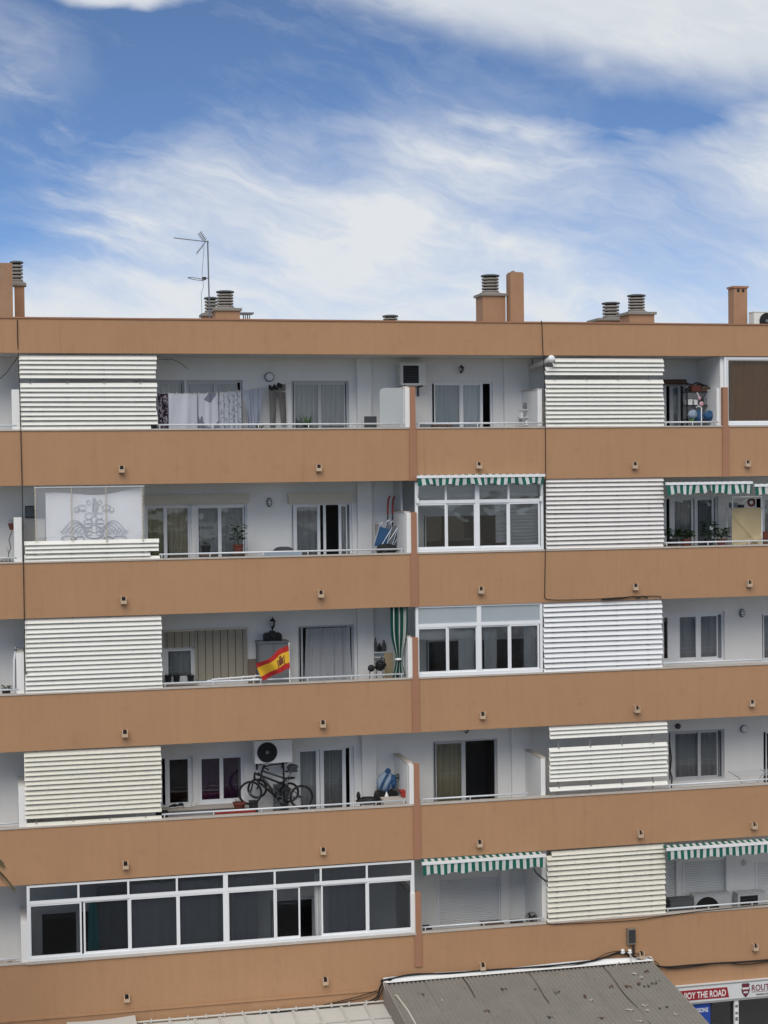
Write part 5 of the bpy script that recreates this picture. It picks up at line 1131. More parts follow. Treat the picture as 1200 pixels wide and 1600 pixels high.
# white object against the left divider of the second row
p = W(63, 830, 0.9); tag(B(p.x-0.11, p.x+0.11, 0.8, 1.1, FLOOR[1], Z(63, 812, 0.9)).box(p.x-0.12, p.x+0.12, 0.79, 1.11, Z(63, 812, 0.9), Z(63, 812, 0.9)+0.025).build('white_cabinet', M_WHITEP), 'white cabinet behind the plastic sheet by the left divider', 'cabinet')
p = W(47, 800, YB-0.06); t = thing('wall_picture', 'small dark framed picture on the wall left of the plastic sheet', 'picture', (p.x, YB, p.z-0.1)); B(p.x-0.11, p.x+0.11, YB-0.03, YB-0.003, p.z-0.14, p.z+0.14).build('frame', M_BLACK, t); B(p.x-0.09, p.x+0.09, YB-0.034, YB-0.031, p.z-0.12, p.z+0.12).build('picture', M_GREYP, t)

# ================================================================== THIRD ROW THINGS
Y = 1.0; x0, x1 = X(404, 1030, Y), X(451, 1030, Y); z1 = Z(427, 1005, Y)
t = thing('grey_cabinet', 'tall grey two-door balcony cabinet behind the flag', 'cabinet', ((x0+x1)/2, Y+0.2, FLOOR[2]))
B(x0, x1, Y, Y+0.4, FLOOR[2], z1).build('body', M_GREYP, t); B(x0-0.015, x1+0.015, Y-0.03, Y+0.42, z1+0.001, z1+0.045).build('top', M_GREYP, t)
xm_ = (x0+x1)/2
for a, b in ((x0+0.02, xm_-0.006), (xm_+0.006, x1-0.02)):
    d = B(a, b, Y-0.022, Y-0.001, FLOOR[2]+0.06, z1-0.02).build('door', M_GREYP, t); B(a+0.03, b-0.03, Y-0.028, Y-0.0225, FLOOR[2]+0.1, z1-0.06).build('door_panel', M_GREYP, d)
ct = z1+0.047; c = W(426, 997, Y+0.15)
q = MB().prism([(c.x-0.21, ct), (c.x+0.21, ct), (c.x+0.21, ct+0.14), (c.x+0.16, ct+0.19), (c.x+0.09, ct+0.18), (c.x+0.05, ct+0.23), (c.x-0.05, ct+0.23), (c.x-0.09, ct+0.18), (c.x-0.16, ct+0.19), (c.x-0.21, ct+0.14)], Y+0.05, Y+0.28)
q.blob((c.x, Y+0.04, ct+0.11), 0.09, 0.03, 0.07, 4, 0.15, 12, 8); q.blob((c.x-0.15, Y+0.04, ct+0.08), 0.05, 0.03, 0.06, 5, 0.15, 10, 6); q.blob((c.x+0.15, Y+0.04, ct+0.08), 0.05, 0.03, 0.06, 6, 0.15, 10, 6)
tag(q.build('carved_chest', M_BLACK), 'black carved chest on top of the grey cabinet', 'chest')
p = W(395, 1046, YB-0.1); tag(B(X(388, 1046, YB-0.1), X(403, 1046, YB-0.1), YB-0.10, YB-0.05, FLOOR[2], Z(395, 1030, YB-0.1)).box(X(389, 1046, YB-0.1), X(402, 1046, YB-0.1), YB-0.106, YB-0.1, FLOOR[2]+0.1, Z(395, 1030, YB-0.1)-0.02).build('leaning_board', M_WOODL), 'brownish board leaning on the wall left of the grey cabinet', 'board')
# flag on a pole at the rail
Y = -0.01; fl = thing('flag', 'red and yellow striped flag with a crest flying at the third row rail', 'flag', W(453, 1066, Y))
MB().cyl(W(453, 1066, 0.04), W(451.5, 1004, 0.04), 0.012, n=8).build('flag_pole', M_WHITEP, fl)
hT, hB, fT, fB = W(451, 1008, 0.0), W(453, 1044, 0.0), W(400.5, 1037, -0.18), W(411, 1061.5, -0.14)
def flagp(a, b):
    p = (hT*(1-b)+hB*b)*(1-a) + (fT*(1-b)+fB*b)*a
    p = p + Vector((0, 0.13*math.sin(7.5*a+1.8*b)*min(1, a*3), 0.045*math.sin(5.2*a+0.6)*a + 0.02*math.sin(9*a+b*3)*a)); return p
for nm, b0, b1, mm in (('upper_stripe', 0.0, 0.25, M_FRED), ('middle_stripe', 0.25, 0.75, M_FYEL), ('lower_stripe', 0.75, 1.0, M_FRED)):
    MB().grid(lambda a, b, b0=b0, b1=b1: flagp(a, b0+(b1-b0)*b), 28, 6).build(nm, mm, fl, smooth=True)
cr = MB()
def crest(a0_, a1_, b0, b1): cr.grid(lambda a, b: flagp(a0_+(a1_-a0_)*a, b0+(b1-b0)*b) + Vector((0, -0.006, 0)), 4, 4)
crest(0.20, 0.38, 0.40, 0.68); crest(0.25, 0.33, 0.30, 0.385); crest(0.15, 0.18, 0.36, 0.70); crest(0.40, 0.43, 0.36, 0.70); crest(0.14, 0.19, 0.71, 0.74); crest(0.39, 0.44, 0.71, 0.74)
cr.build('crest', M_CREST, fl)['kind'] = 'stuff'
# white folded drying rack on the rail
t = thing('folded_drying_rack', 'white folded drying rack lying along the third row rail', 'drying rack', W(365, 1066, 0.25))
a, b = W(328, 1068, 0.25), W(404, 1062, 0.25); dzr = Vector((0, 0, SILL[2]+0.10-(a.z+b.z)/2))
for o_ in (Vector((0, 0, 0)), Vector((0.05, 0.04, 0.07)), Vector((-0.05, 0.10, 0.035))): MB().cyl(a+o_+dzr, b+o_+dzr, 0.016, n=6).build('bar', M_WHITEP, t)
for q in (0.15, 0.4, 0.65, 0.9): c = a.lerp(b, q)+dzr; MB().cyl(c + Vector((-0.02, 0, -0.02)), c + Vector((0.06, 0.09, 0.09)), 0.010, n=5).build('cross_bar', M_WHITEP, t)
for q in (0.1, 0.9): c = a.lerp(b, q)+dzr; MB().cyl(Vector((c.x, 0.27, FLOOR[2])), c + Vector((0, 0.02, 0)), 0.012, n=6).build('leg', M_WHITEP, t)
# corner: shelf with bottles, chair, board, box, striped drape
xs_, xe_ = X(584, 1020, YB-0.12), X(604, 1020, YB-0.12); zsh = Z(594, 1018, YB-0.12)
t = thing('corner_shelf', 'two-board wall shelf in the third row corner by the striped drape', 'shelf', ((xs_+xe_)/2, YB, zsh-0.1))
for dzs in (0, -0.12): B(xs_, xe_, YB-0.22, YB-0.003, zsh+dzs-0.02, zsh+dzs).build('shelf_board', M_WHITEP, t)
for i, (u, h, r_, mm, lab) in enumerate(((587, 0.34, 0.035, M_GREYD, 'tall dark bottle on the corner shelf'), (593, 0.20, 0.05, M_BLACK, 'black jug on the corner shelf'), (600, 0.27, 0.055, M_GREYD, 'dark canister on the corner shelf'))):
    q = W(u, 1018, YB-0.12); tag(MB().lathe((q.x, YB-0.12, zsh+0.001), [(r_, 0), (r_, h*0.6), (r_*0.45, h*0.78), (r_*0.45, h)], 14).build('bottle', mm, smooth=False), lab, 'bottle', 'things on the corner shelf')
Y = 0.12; P0, P1 = W(611, 951, Y), W(637, 949, Y); zt = SOFF[2]-0.01; zb_ = SILL[2]-0.3; xk = X(623, 1030, Y); zk = Z(623, 1030, Y)
def drp(a, b):
    z = zt+(zb_-zt)*b; tk = (zt-zk)/(zt-zb_); w = 1-0.62*math.exp(-((b-tk)/0.20)**2) - 0.16*max(0, b-tk)
    xc = P0.x+(P1.x-P0.x)*0.5
    return Vector((xc+(P1.x-P0.x)*1.04*(a-0.5)*w - 0.02*b, Y+0.045*math.sin(2*math.pi*4*a+1)*(0.5+0.5*w), z))
tag(MB().grid(drp, 48, 30, uvfn=lambda a, b: (a*1.15+0.08, b)).build('striped_drape', M_DRAPE, smooth=True), 'green and white striped drape tied back beside the fin', 'drape')
tag(MB().blob((xk-0.01, Y, zk), 0.085, 0.075, 0.03, 3, 0.05, 12, 6).build('drape_tie', M_WHITEP), 'pale tie around the striped drape', 'tie')
c = W(584, 1036, 0.6); t = thing('exercise_machine', 'black folded pushchair-like frame in the third row corner', 'pushchair', (c.x, 0.6, FLOOR[2]))
MB().blob(W(580, 1044, 0.55), 0.085, 0.08, 0.085, 3, 0.08, 12, 8).build('round_pad', M_BLACK, t); MB().blob(W(594, 1040, 0.7), 0.14, 0.12, 0.13, 5, 0.18, 12, 8).build('hood', M_BLACK, t)
for ua, ub in ((578, 574), (588, 592), (598, 602)): MB().cyl(W(ua, 1046, 0.6), Vector((X(ub, 1060, 0.6), 0.6, FLOOR[2])), 0.014, n=6).build('leg', M_GALV, t)
MB().tube([W(592, 1034, 0.65), W(597, 1026, 0.65), W(601, 1030, 0.65), W(600, 1046, 0.65)], 0.014, 6).build('handle', M_BLACK, t)
tag(B(X(601, 1040, 1.0), X(614, 1040, 1.0), 1.0, 1.03, FLOOR[2], Z(607, 1020, 1.0)).box(X(602, 1040, 1.0), X(613, 1040, 1.0), 0.994, 1.0, FLOOR[2]+0.2, Z(607, 1020, 1.0)-0.03).build('yellowish_board', M_TARP), 'yellowish board standing behind the striped drape', 'board')
tag(B(X(623, 1040, 0.5), X(634, 1040, 0.5), 0.4, 0.7, FLOOR[2], Z(629, 1024, 0.5)).box(X(624, 1040, 0.5), X(633, 1040, 0.5), 0.394, 0.4, FLOOR[2]+0.3, Z(629, 1024, 0.5)-0.04).build('white_box', M_WHITEP), 'tall white box between the striped drape and the fin', 'box')
# gas pipe things on the left divider
p = W(24, 1014, 0.3); t = thing('gas_meter', 'white pipes and tap on the divider at the left edge of the third row', 'pipe', (p.x, 0.3, FLOOR[2]))
MB().tube([W(22, 1088, 0.3), W(22, 1030, 0.3), W(24, 1018, 0.3), W(27, 1014, 0.4)], 0.022, 8).build('pipe', M_WHITEP, t); MB().tube([W(25, 1088, 0.3), W(25, 1030, 0.3)], 0.016, 8).build('pipe', M_GALV, t); MB().lathe(W(24, 1016, 0.28), [(0.04, 0), (0.04, 0.04), (0.02, 0.08)], 10).build('tap', M_GALV, t)

# ================================================================== FOURTH ROW THINGS
def bicycle(label, front, rear, r, Y, saddle, bar, mfr, seed=0, dark=M_BLACK):
    """front, rear: wheel centres (pixel); saddle, bar: pixel points"""
    F, Rr, S, H = (W(*q, Y) for q in (front, rear, saddle, bar))
    t = thing('bicycle', label, 'bicycle', ((F.x+Rr.x)/2, Y, min(F.z, Rr.z)-r), 'bicycles on the stand')
    for c in (F, Rr):
        w = MB().ring(c, r-0.024, 0.028, 36, 8).build('wheel', dark, t, smooth=True)
        MB().ring(c, r-0.045, 0.008, 36, 6).build('rim', M_GALV, w, smooth=True)
        sp_ = MB()
        for i in range(20): a = i*math.pi/10; sp_.cyl(c + Vector((0.012*math.cos(a+1), 0.02*(-1)**i, 0.012*math.sin(a+1))), c + Vector(((r-0.05)*math.cos(a), 0, (r-0.05)*math.sin(a))), 0.0016, n=3)
        sp_.build('spokes', M_STEEL, w)['kind'] = 'stuff'
        MB().cyl(c + Vector((0, -0.05, 0)), c + Vector((0, 0.05, 0)), 0.020, n=10).build('hub', M_GALV, w)
    sg = 1 if Rr.x > F.x else -1
    BBk = Vector((F.x + (Rr.x-F.x)*0.56, Y, min(F.z, Rr.z)-0.02)); HT = F + Vector((sg*0.13, 0, r+0.17)); HB_ = F + Vector((sg*0.10, 0, r+0.06)); ST = BBk.lerp(S, 0.68)
    m = MB()
    for a, b, rr in ((HT, ST, 0.024), (HB_, BBk, 0.030), (ST, BBk, 0.022)): m.cyl(a, b, rr, n=8)
    for y in (-0.045, 0.045): m.cyl(Rr + Vector((0, y, 0)), BBk + Vector((0, y*0.6, 0)), 0.010, n=6); m.cyl(Rr + Vector((0, y, 0)), ST + Vector((0, y*0.3, 0)), 0.009, n=6)
    m.cyl(HT + Vector((sg*-0.012, 0, 0.03)), HB_, 0.024, n=8); m.build('frame', mfr, t, smooth=True)
    fk = MB()
    for y in (-0.045, 0.045): fk.tube([HB_ + Vector((0, y, 0)), F + Vector((sg*0.03, y, 0.10)), F + Vector((0, y, 0))], 0.013, 6)
    fk.build('fork', dark, t, smooth=True)
    MB().tube([HT, HT.lerp(H, 0.8), H], 0.015, 6).build('stem', dark, t)
    MB().tube([H + Vector((sg*0.07, -0.28, 0.01)), H + Vector((0.01, -0.12, 0.02)), H, H + Vector((0.01, 0.12, 0.02)), H + Vector((sg*0.07, 0.28, 0.01))], 0.013, 6).build('handlebar', dark, t, smooth=True)
    for y in (-0.25, 0.25): MB().cyl(H + Vector((sg*0.05, y-0.06, 0.01)), H + Vector((sg*0.05, y+0.06, 0.01)), 0.018, n=8).build('grip', dark, t)
    MB().cyl(ST, S, 0.013, n=8).build('seat_post', M_GALV, t)
    sm = MB().blob(S + Vector((sg*0.03, 0, 0.02)), 0.12, 0.065, 0.032, 2, 0.04, 14, 8); sm.blob(S + Vector((-sg*0.10, 0, 0.02)), 0.08, 0.025, 0.022, 3, 0.04, 10, 6); sm.build('saddle', dark, t, smooth=True)
    MB().ring(BBk + Vector((0, -0.055, 0)), 0.075, 0.010, 24, 6).build('chainring', M_GALV, t)
    for s_, y in ((1, -0.075), (-1, 0.075)):
        e = BBk + Vector((s_*0.11, y, -s_*0.11)); MB().cyl(BBk + Vector((0, y, 0)), e, 0.011, n=6).build('crank', M_GALV, t); B(e.x-0.045, e.x+0.045, e.y-0.05*(y < 0)-0.0, e.y+0.05*(y > 0), e.z-0.010, e.z+0.010).build('pedal', dark, t)
    cz = MB()
    for o_ in (0.07, -0.07): cz.cyl(BBk + Vector((0, -0.055, o_)), Rr + Vector((0, -0.055, o_*0.45)), 0.005, n=4)
    cz.build('chain', M_DARK, t); return t
bicycle('dark bicycle held in front on the stand under the air conditioner', (391, 1239), (471, 1245), 0.285, 0.82, (452, 1217), (404, 1212), M_BLACK, 1)
bicycle('second dark bicycle behind the first, with a seat pack', (402, 1232), (452, 1238), 0.24, 1.12, (456, 1206), (412, 1200), M_GREYD, 2)
c = W(457, 1199, 1.12); tag(MB().blob(c, 0.13, 0.10, 0.085, 4, 0.10, 14, 10).box(c.x-0.11, c.x+0.10, 1.06, 1.18, c.z-0.11, c.z-0.05).build('seat_pack', M_GREYD), 'dark grey pack on the saddle of the rear bicycle', 'bag')
pz = W(443, 1193, 0.98); t = thing('bike_stand', 'dark upright two-bicycle stand against the wall', 'stand', (pz.x, 0.98, FLOOR[3]))
MB().cyl((pz.x, 0.98, FLOOR[3]), (pz.x, 0.98, pz.z+0.05), 0.022, n=10).build('pole', M_BLACK, t)
for sx in (-1, 1): MB().tube([(pz.x, 0.98, FLOOR[3]+0.3), (pz.x+sx*0.2, 0.9, FLOOR[3]+0.1), (pz.x+sx*0.35, 0.85, FLOOR[3]+0.012)], 0.018, 6).build('foot', M_BLACK, t)
zb1 = Z(440, 1232, 0.82)
MB().tube([(pz.x, 0.98, zb1+0.12), (pz.x-0.05, 0.90, zb1+0.14), (pz.x-0.1, 0.80, zb1+0.15)], 0.016, 6).build('hook', M_BLACK, t); MB().tube([(pz.x, 0.98, zb1+0.3), (pz.x, 1.05, zb1+0.31), (pz.x, 1.13, zb1+0.30)], 0.016, 6).build('hook', M_BLACK, t)
MB().tube([(pz.x, 0.98, pz.z), W(425, 1195, 0.98), W(410, 1199, 0.98), W(409, 1210, 0.98)], 0.016, 6).build('top_arm', M_BLACK, t)
MB().tube([(X(428, 1240, 1.0), 1.0, FLOOR[3]), W(428, 1225, 1.0)], 0.022, 6).build('support_tube', M_GALV, t)
c = W(440, 1236, 1.25); tag(MB().blob(c, 0.20, 0.10, 0.20, 31, 0.25, 14, 10).box(c.x-0.15, c.x+0.15, 1.15, 1.33, FLOOR[3], c.z-0.12).build('dark_bundle', M_GREYD), 'dark bundle stowed behind the two bicycles', 'bundle')
# shoes on the window sill
shz_ = Z(285, 1261, YB-0.14)
B(X(250, 1262, YB), X(384, 1262, YB), YB-0.26, YB-0.002, shz_-0.06, shz_-0.002).build('window_sill', M_COPE, bld)
for i, (u, lab) in enumerate(((270, 'dark trainer with white sole on the window sill, toe to the left'), (281, 'dark trainer beside it on the sill, nearer the screen pair'), (293, 'white trainer on the window sill'), (301, 'white trainer at the right end of the sill pair'))):
    q = W(u, 1258, YB-0.14); t = thing('shoe', lab, 'shoe', (q.x, YB-0.14, shz_), 'trainers on the window sill')
    y0 = YB-0.16+0.06*(i % 2); MB().blob((q.x, y0, shz_+0.012), 0.105, 0.042, 0.014, i, 0.03, 14, 6).build('sole', M_WHITEP, t, smooth=True)
    u_ = MB().blob((q.x+0.03, y0, shz_+0.05), 0.070, 0.036, 0.045, i, 0.05, 12, 8); u_.blob((q.x-0.045, y0, shz_+0.038), 0.055, 0.034, 0.026, i, 0.04, 12, 6); u_.build('upper', M_BLACK if i < 2 else M_CREAMP, t, smooth=True)
# red trough, plush and clutter behind the rail by the bikes
p = W(355, 1271, 0.45); t = thing('red_trough', 'long red planter trough behind the rail below the purple curtain', 'planter', (p.x, 0.45, FLOOR[3]))
zq = Z(355, 1269, 0.45); m = MB(); x0, x1 = X(336, 1268, 0.45), X(398, 1266, 0.45); m.prism([(x0+0.03, zq-0.16), (x1-0.03, zq-0.16), (x1, zq), (x0, zq)], 0.36, 0.54); m.box(x0-0.012, x1+0.012, 0.35, 0.55, zq, zq+0.02); m.build('trough', M_RED, t)
for x in (x0+0.1, x1-0.1): B(x-0.03, x+0.03, 0.4, 0.5, FLOOR[3], zq-0.16).build('leg', M_GREYD, t)
c = W(374, 1257, 0.75); t = thing('red_pot', 'reddish pot with a dry plant behind the red trough', 'plant', (c.x, 0.75, FLOOR[3]))
MB().lathe((c.x, 0.75, c.z-0.12), [(0.09, -0.5), (0.10, 0), (0.15, 0.14), (0.16, 0.14), (0.16, 0.17), (0.13, 0.17)], 16).build('pot', M_TERRA, t); leafy(MB(), (c.x-0.05, 0.75, c.z+0.05), 0.12, 0.10, 30, 0.07, 0.014, 9).build('foliage', M_WOOD, t)
MB().cyl((c.x, 0.75, FLOOR[3]), (c.x, 0.75, c.z-0.6), 0.09, n=12).build('plinth', M_GREYD, t)
for i, (ua, ub, v, Yq, mm, lab) in enumerate(((390, 402, 1253, 0.6, M_BLACK, 'black box behind the rail under the front wheel'), (428, 436, 1258, 0.6, M_GREYD, 'dark box behind the rail between the bicycle wheels'), (244, 262, 1269, 0.45, M_BLACK, 'black bag shape behind the rail at the end of the screen'))):
    a, b = X(ua, v, Yq), X(ub, v, Yq); z = Z((ua+ub)/2, v, Yq); q = MB().box(a, b, Yq-0.12, Yq+0.12, FLOOR[3], z); q.box(a-0.01, b+0.01, Yq-0.13, Yq+0.13, z, z+0.02); tag(q.build('dark_box', mm), lab, 'box', 'dark boxes behind the rail')
# right of the pilaster: black bench thing, blue bag, tyre, red crate
c = W(574, 1247, 0.6); t = thing('barbecue', 'low black barbecue-like thing behind the rail beside the blue bag', 'barbecue', (c.x, 0.6, FLOOR[3]))
m = MB().blob((c.x, 0.6, c.z-0.06), 0.27, 0.16, 0.10, 3, 0.12, 16, 8); m.blob(W(560, 1243, 0.6), 0.05, 0.05, 0.10, 4, 0.1, 8, 6); m.blob(W(588, 1243, 0.6), 0.06, 0.06, 0.12, 5, 0.1, 8, 6); m.build('body', M_BLACK, t)
for sx in (-0.2, 0.2): MB().cyl((c.x+sx, 0.6, FLOOR[3]), (c.x+sx*0.8, 0.6, c.z-0.08), 0.015, n=6).build('leg', M_BLACK, t)
c = W(603, 1222, 1.05); t = thing('beach_bag', 'blue and white stuffed bag leaning in the fourth row corner', 'bag', (c.x, 1.05, FLOOR[3])); M3 = Matrix.Rotation(0.5, 3, 'Y')
bg_ = MB().blob((0, 0, 0), 0.23, 0.15, 0.25, 8, 0.06, 18, 12); bg_.v = [tuple(c + M3 @ Vector(v)) for v in bg_.v]; bg_.build('bag', M_LBLUE, t, smooth=True)
for q in (-0.09, 0.07): MB().tube([c + M3 @ Vector((q, -0.13, 0.21)), c + M3 @ Vector((q-0.02, -0.165, 0.0)), c + M3 @ Vector((q+0.01, -0.12, -0.2))], 0.030, 6).build('strap', M_BLUE, t)
MB().blob(c + Vector((0.05, -0.02, 0.26)), 0.07, 0.06, 0.08, 9, 0.2, 10, 8).build('knot', M_BLUE, t); MB().blob(c + Vector((0.16, -0.06, 0.02)), 0.09, 0.12, 0.17, 10, 0.15, 10, 8).build('side_pocket', M_BLUE, t)
B(c.x-0.2, c.x+0.25, 0.95, 1.2, FLOOR[3], c.z-0.20).build('box_below', M_BLACK, t)
c = W(622, 1224, 1.0); tag(MB().ring((c.x, 1.0, c.z-0.02), 0.13, 0.045, 24, 8, ry=1.5).cyl((c.x, 1.0, FLOOR[3]), (c.x, 1.0, c.z-0.22), 0.03, n=8).build('spare_tyre', M_GREYD, smooth=True), 'dark oval tyre standing between the blue bag and divider', 'tyre')
c = W(633, 1239, 0.45); t = thing('red_planter', 'small red planter box on a stand beside the fourth row fin', 'planter', (c.x, 0.45, FLOOR[3])); zq = Z(633, 1236, 0.45)
MB().prism([(c.x-0.09, zq-0.12), (c.x+0.09, zq-0.12), (c.x+0.12, zq), (c.x-0.12, zq)], 0.36, 0.54).build('box', M_RED, t); B(c.x-0.135, c.x+0.135, 0.35, 0.55, zq, zq+0.03).build('rim', M_RED, t); B(c.x-0.03, c.x+0.03, 0.42, 0.48, FLOOR[3], zq-0.12).build('stand', M_GREYD, t)
c = W(612, 1252, 0.4); tag(B(X(598, 1250, 0.4), X(632, 1250, 0.4), 0.3, 0.6, FLOOR[3], Z(615, 1249, 0.4)).box(X(597, 1250, 0.4), X(633, 1250, 0.4), 0.29, 0.61, Z(615, 1249, 0.4), Z(615, 1249, 0.4)+0.03).build('pale_chest', M_COPE), 'pale low chest behind the rail under the blue bag', 'chest')
q = W(604, 1240, 0.7); tag(MB().lathe((q.x, 0.7, q.z-0.16), [(0.05, -0.5), (0.05, 0.1), (0.02, 0.17), (0.02, 0.2)], 12).build('white_bottle', M_WHITEP), 'white bottle in front of the blue bag', 'bottle')
# silver drying rack on the right
a, b = W(1146, 1212, 0.75), W(1196, 1208, 0.75); t = thing('drying_rack', 'silver wing drying rack behind the rail at the right', 'drying rack', ((a.x+b.x)/2, 0.75, FLOOR[3])); zz = (a.z+b.z)/2
for i in range(6): MB().cyl((a.x, 0.55+0.09*i, zz+0.01*i), (b.x+0.4, 0.55+0.09*i, zz+0.01*i), 0.007, n=5).build('wire', M_STEEL, t)
for x in (a.x, b.x, b.x+0.4): MB().cyl((x, 0.53, zz-0.005), (x, 1.03, zz+0.055), 0.011, n=6).build('side_bar', M_STEEL, t)
for x0_, x1_ in ((a.x+0.1, b.x-0.1), (b.x-0.1, a.x+0.1)): MB().cyl((x0_, 0.72, zz), (x1_, 0.78, FLOOR[3]), 0.011, n=6).build('leg', M_STEEL, t)
# garden hose of the screen gap on the fourth row
tag(MB().tube([W(1046, 1160, 0.9), W(1049, 1185, 0.9), W(1047, 1205, 0.9), W(1050, 1215, 0.9), W(1049, 1232, 0.9)], 0.018, 6).build('hanging_hose', M_BLACK), 'dark hose hanging between the screen and the window on the fourth row', 'hose')
# ================================================================== LOWEST ROW THINGS
c = W(829, 1434, 0.6); t = thing('desk_fan', 'black round fan behind the rail beside the lowest screen', 'fan', (c.x, 0.6, FLOOR[4]))
for q in (1.0, 0.75, 0.5, 0.25): MB().ring((c.x, 0.55, c.z), 0.15*q, 0.008, 24, 5).build('guard_ring', M_BLACK, t)
for i in range(4):
    a = i*math.pi/2+0.4; m = MB().blob((0, 0, 0), 0.075, 0.010, 0.035, i, 0, 10, 6); M3 = Matrix.Rotation(-a, 3, 'Y') @ Matrix.Rotation(0.4, 3, 'X'); m.v = [tuple(Vector((c.x, 0.58, c.z)) + M3 @ (Vector(v) + Vector((0.07, 0, 0)))) for v in m.v]; m.build('blade', M_GREYD, t)
MB().lathe((c.x, 0.62, c.z), [(0.045, 0), (0.045, 0.06), (0.02, 0.08)], 12, 'Y').build('motor', M_BLACK, t); MB().cyl((c.x, 0.63, FLOOR[4]+0.03), (c.x, 0.63, c.z), 0.016, n=8).build('stand', M_BLACK, t); MB().lathe((c.x, 0.63, FLOOR[4]), [(0.15, 0), (0.14, 0.03), (0.03, 0.04)], 18).build('base', M_BLACK, t)
for i, (ua, ub, v, mm, lab) in enumerate(((753, 784, 1442, M_WOOD, 'dark brown low box behind the lowest rail under the shutter'), (800, 815, 1440, M_BLACK, 'black bag behind the lowest rail left of the fan'), (1044, 1080, 1404, M_GREYD, 'dark grey box behind the lower right rail beside the screen'), (663, 672, 1449, M_BLACK, 'small black box behind the lowest rail beside the fin'))):
    Yq = 0.55; a, b = X(ua, v, Yq), X(ub, v, Yq); z = Z((ua+ub)/2, v, Yq); q = MB().box(a, b, Yq-0.15, Yq+0.15, FLOOR[4], z); q.box(a-0.012, b+0.012, Yq-0.162, Yq+0.162, z, z+0.02); tag(q.build('low_box', mm), lab, 'box', 'boxes on the lowest balconies')
c = W(14, 1503, 0.3); tag(MB().blob(c, 0.20, 0.10, 0.06, 4, 0.25, 14, 8).box(c.x-0.25, c.x+0.2, 0.2, 0.45, FLOOR[4], c.z-0.045).build('stone_heap', M_COPE), 'grey shells heaped behind the rail at the lower left edge', 'stones')

# ================================================================== CABLES ON THE FACADE
def cable(label, pts, r=0.014, Y=-0.03, m_=None, name='cable', n=6):
    P = [W(q[0], q[1], q[2] if len(q) > 2 else Y) for q in pts]; out = []
    for i in range(len(P)-1):                     # Catmull-Rom through the points
        p0_, p1_, p2_, p3_ = P[max(i-1, 0)], P[i], P[i+1], P[min(i+2, len(P)-1)]
        for j in range(5): t_ = j/5; out.append(0.5*((2*p1_) + (p2_-p0_)*t_ + (2*p0_-5*p1_+4*p2_-p3_)*t_*t_ + (3*p1_-p0_-3*p2_+p3_)*t_**3))
    out.append(P[-1]); return tag(MB().tube(out, r, n).build(name, m_ or M_CABLE, smooth=True), label, 'cable')
cable('dark vertical cable down the left side of the facade', [(27, 499), (27.5, 530), (29, 560, 0.02), (31.5, 640, 0.0), (33, 700), (35, 780), (36.5, 880), (38, 965), (39, 1047, 0.0), (42, 1048.5, 0.0)], 0.010)
cable('dark vertical cable down the facade right of the fin', [(845, 503, 0.02), (846.5, 503.5), (847.5, 530), (848.5, 553), (851, 600, 0.0), (852, 660), (852.5, 745), (852, 860), (851, 926), (851.5, 933), (856, 936.5), (880, 937.5), (930, 936), (970, 933.5), (1000, 932), (1030, 931.5), (1032, 935)], 0.009)
cable('knotted cable over the white slatted screen', [(940, 937), (968, 935), (990, 932), (997, 934), (1004, 931.5), (1012, 934)], 0.016, -0.045)
cable('thin sagging cable under the lowest slatted screen', [(853, 1440), (862, 1444), (900, 1443), (960, 1440), (1000, 1437), (1040, 1431), (1100, 1423), (1200, 1413)], 0.009)
zr = 0
main = [(595, 1534), (640, 1523), (700, 1521), (760, 1516), (820, 1512), (880, 1507), (930, 1500), (965, 1490), (985, 1493), (1000, 1500), (1018, 1507)]
cable('thick black cable run along the white flashing above the corrugated roof', main, 0.022, -0.06)
cable('second black cable twisted along the flashing', [(u, v+2.2*math.sin(u*0.05)) for u, v in main], 0.015, -0.075)
cable('loose thin cable looping over the flashing to the junction', [(820, 1512), (880, 1510), (920, 1503), (950, 1489), (975, 1486), (990, 1489), (1015, 1497), (1030, 1507)], 0.010, -0.09)
cable('thick black cable leaving to the right above the sign', [(1018, 1506), (1040, 1511), (1080, 1508), (1120, 1505), (1160, 1503), (1210, 1499), (1280, 1492)], 0.024, -0.06)
cable('thinner dark cable sagging below the one above the sign', [(1016, 1505), (1045, 1513), (1085, 1510), (1130, 1504.5), (1165, 1507), (1210, 1501), (1280, 1494)], 0.013, -0.075)
cable('bundle of black cables bending down at the left end of the flashing', [(610, 1529), (600, 1533), (594, 1543), (590, 1556), (580, 1563), (565, 1567), (520, 1571), (460, 1577), (380, 1588), (300, 1600), (240, 1609)], 0.022, -0.07)
cable('second strand of the bent cable bundle', [(612, 1531), (602, 1536), (597, 1548), (592, 1558), (584, 1565), (560, 1569), (520, 1573), (450, 1580), (380, 1590), (300, 1603)], 0.014, -0.09)
cable('thin slack wire joining the cable bundle from the wall', [(505, 1570), (540, 1562), (570, 1554), (590, 1547)], 0.008)
cable('second thin slack wire beside it', [(520, 1568), (550, 1563), (575, 1557), (592, 1549)], 0.007)
cable('pale cable loop hanging from the junction box', [(968, 1503), (963, 1509), (966, 1515), (976, 1517), (984, 1512), (986, 1502), (984, 1490)], 0.012, -0.16, M_CABLEW)
cable('pale cable snaking right from the junction box', [(984, 1490), (990, 1497), (1003, 1496), (1015, 1495), (1021, 1500), (1019, 1506)], 0.011, -0.12, M_CABLEW)
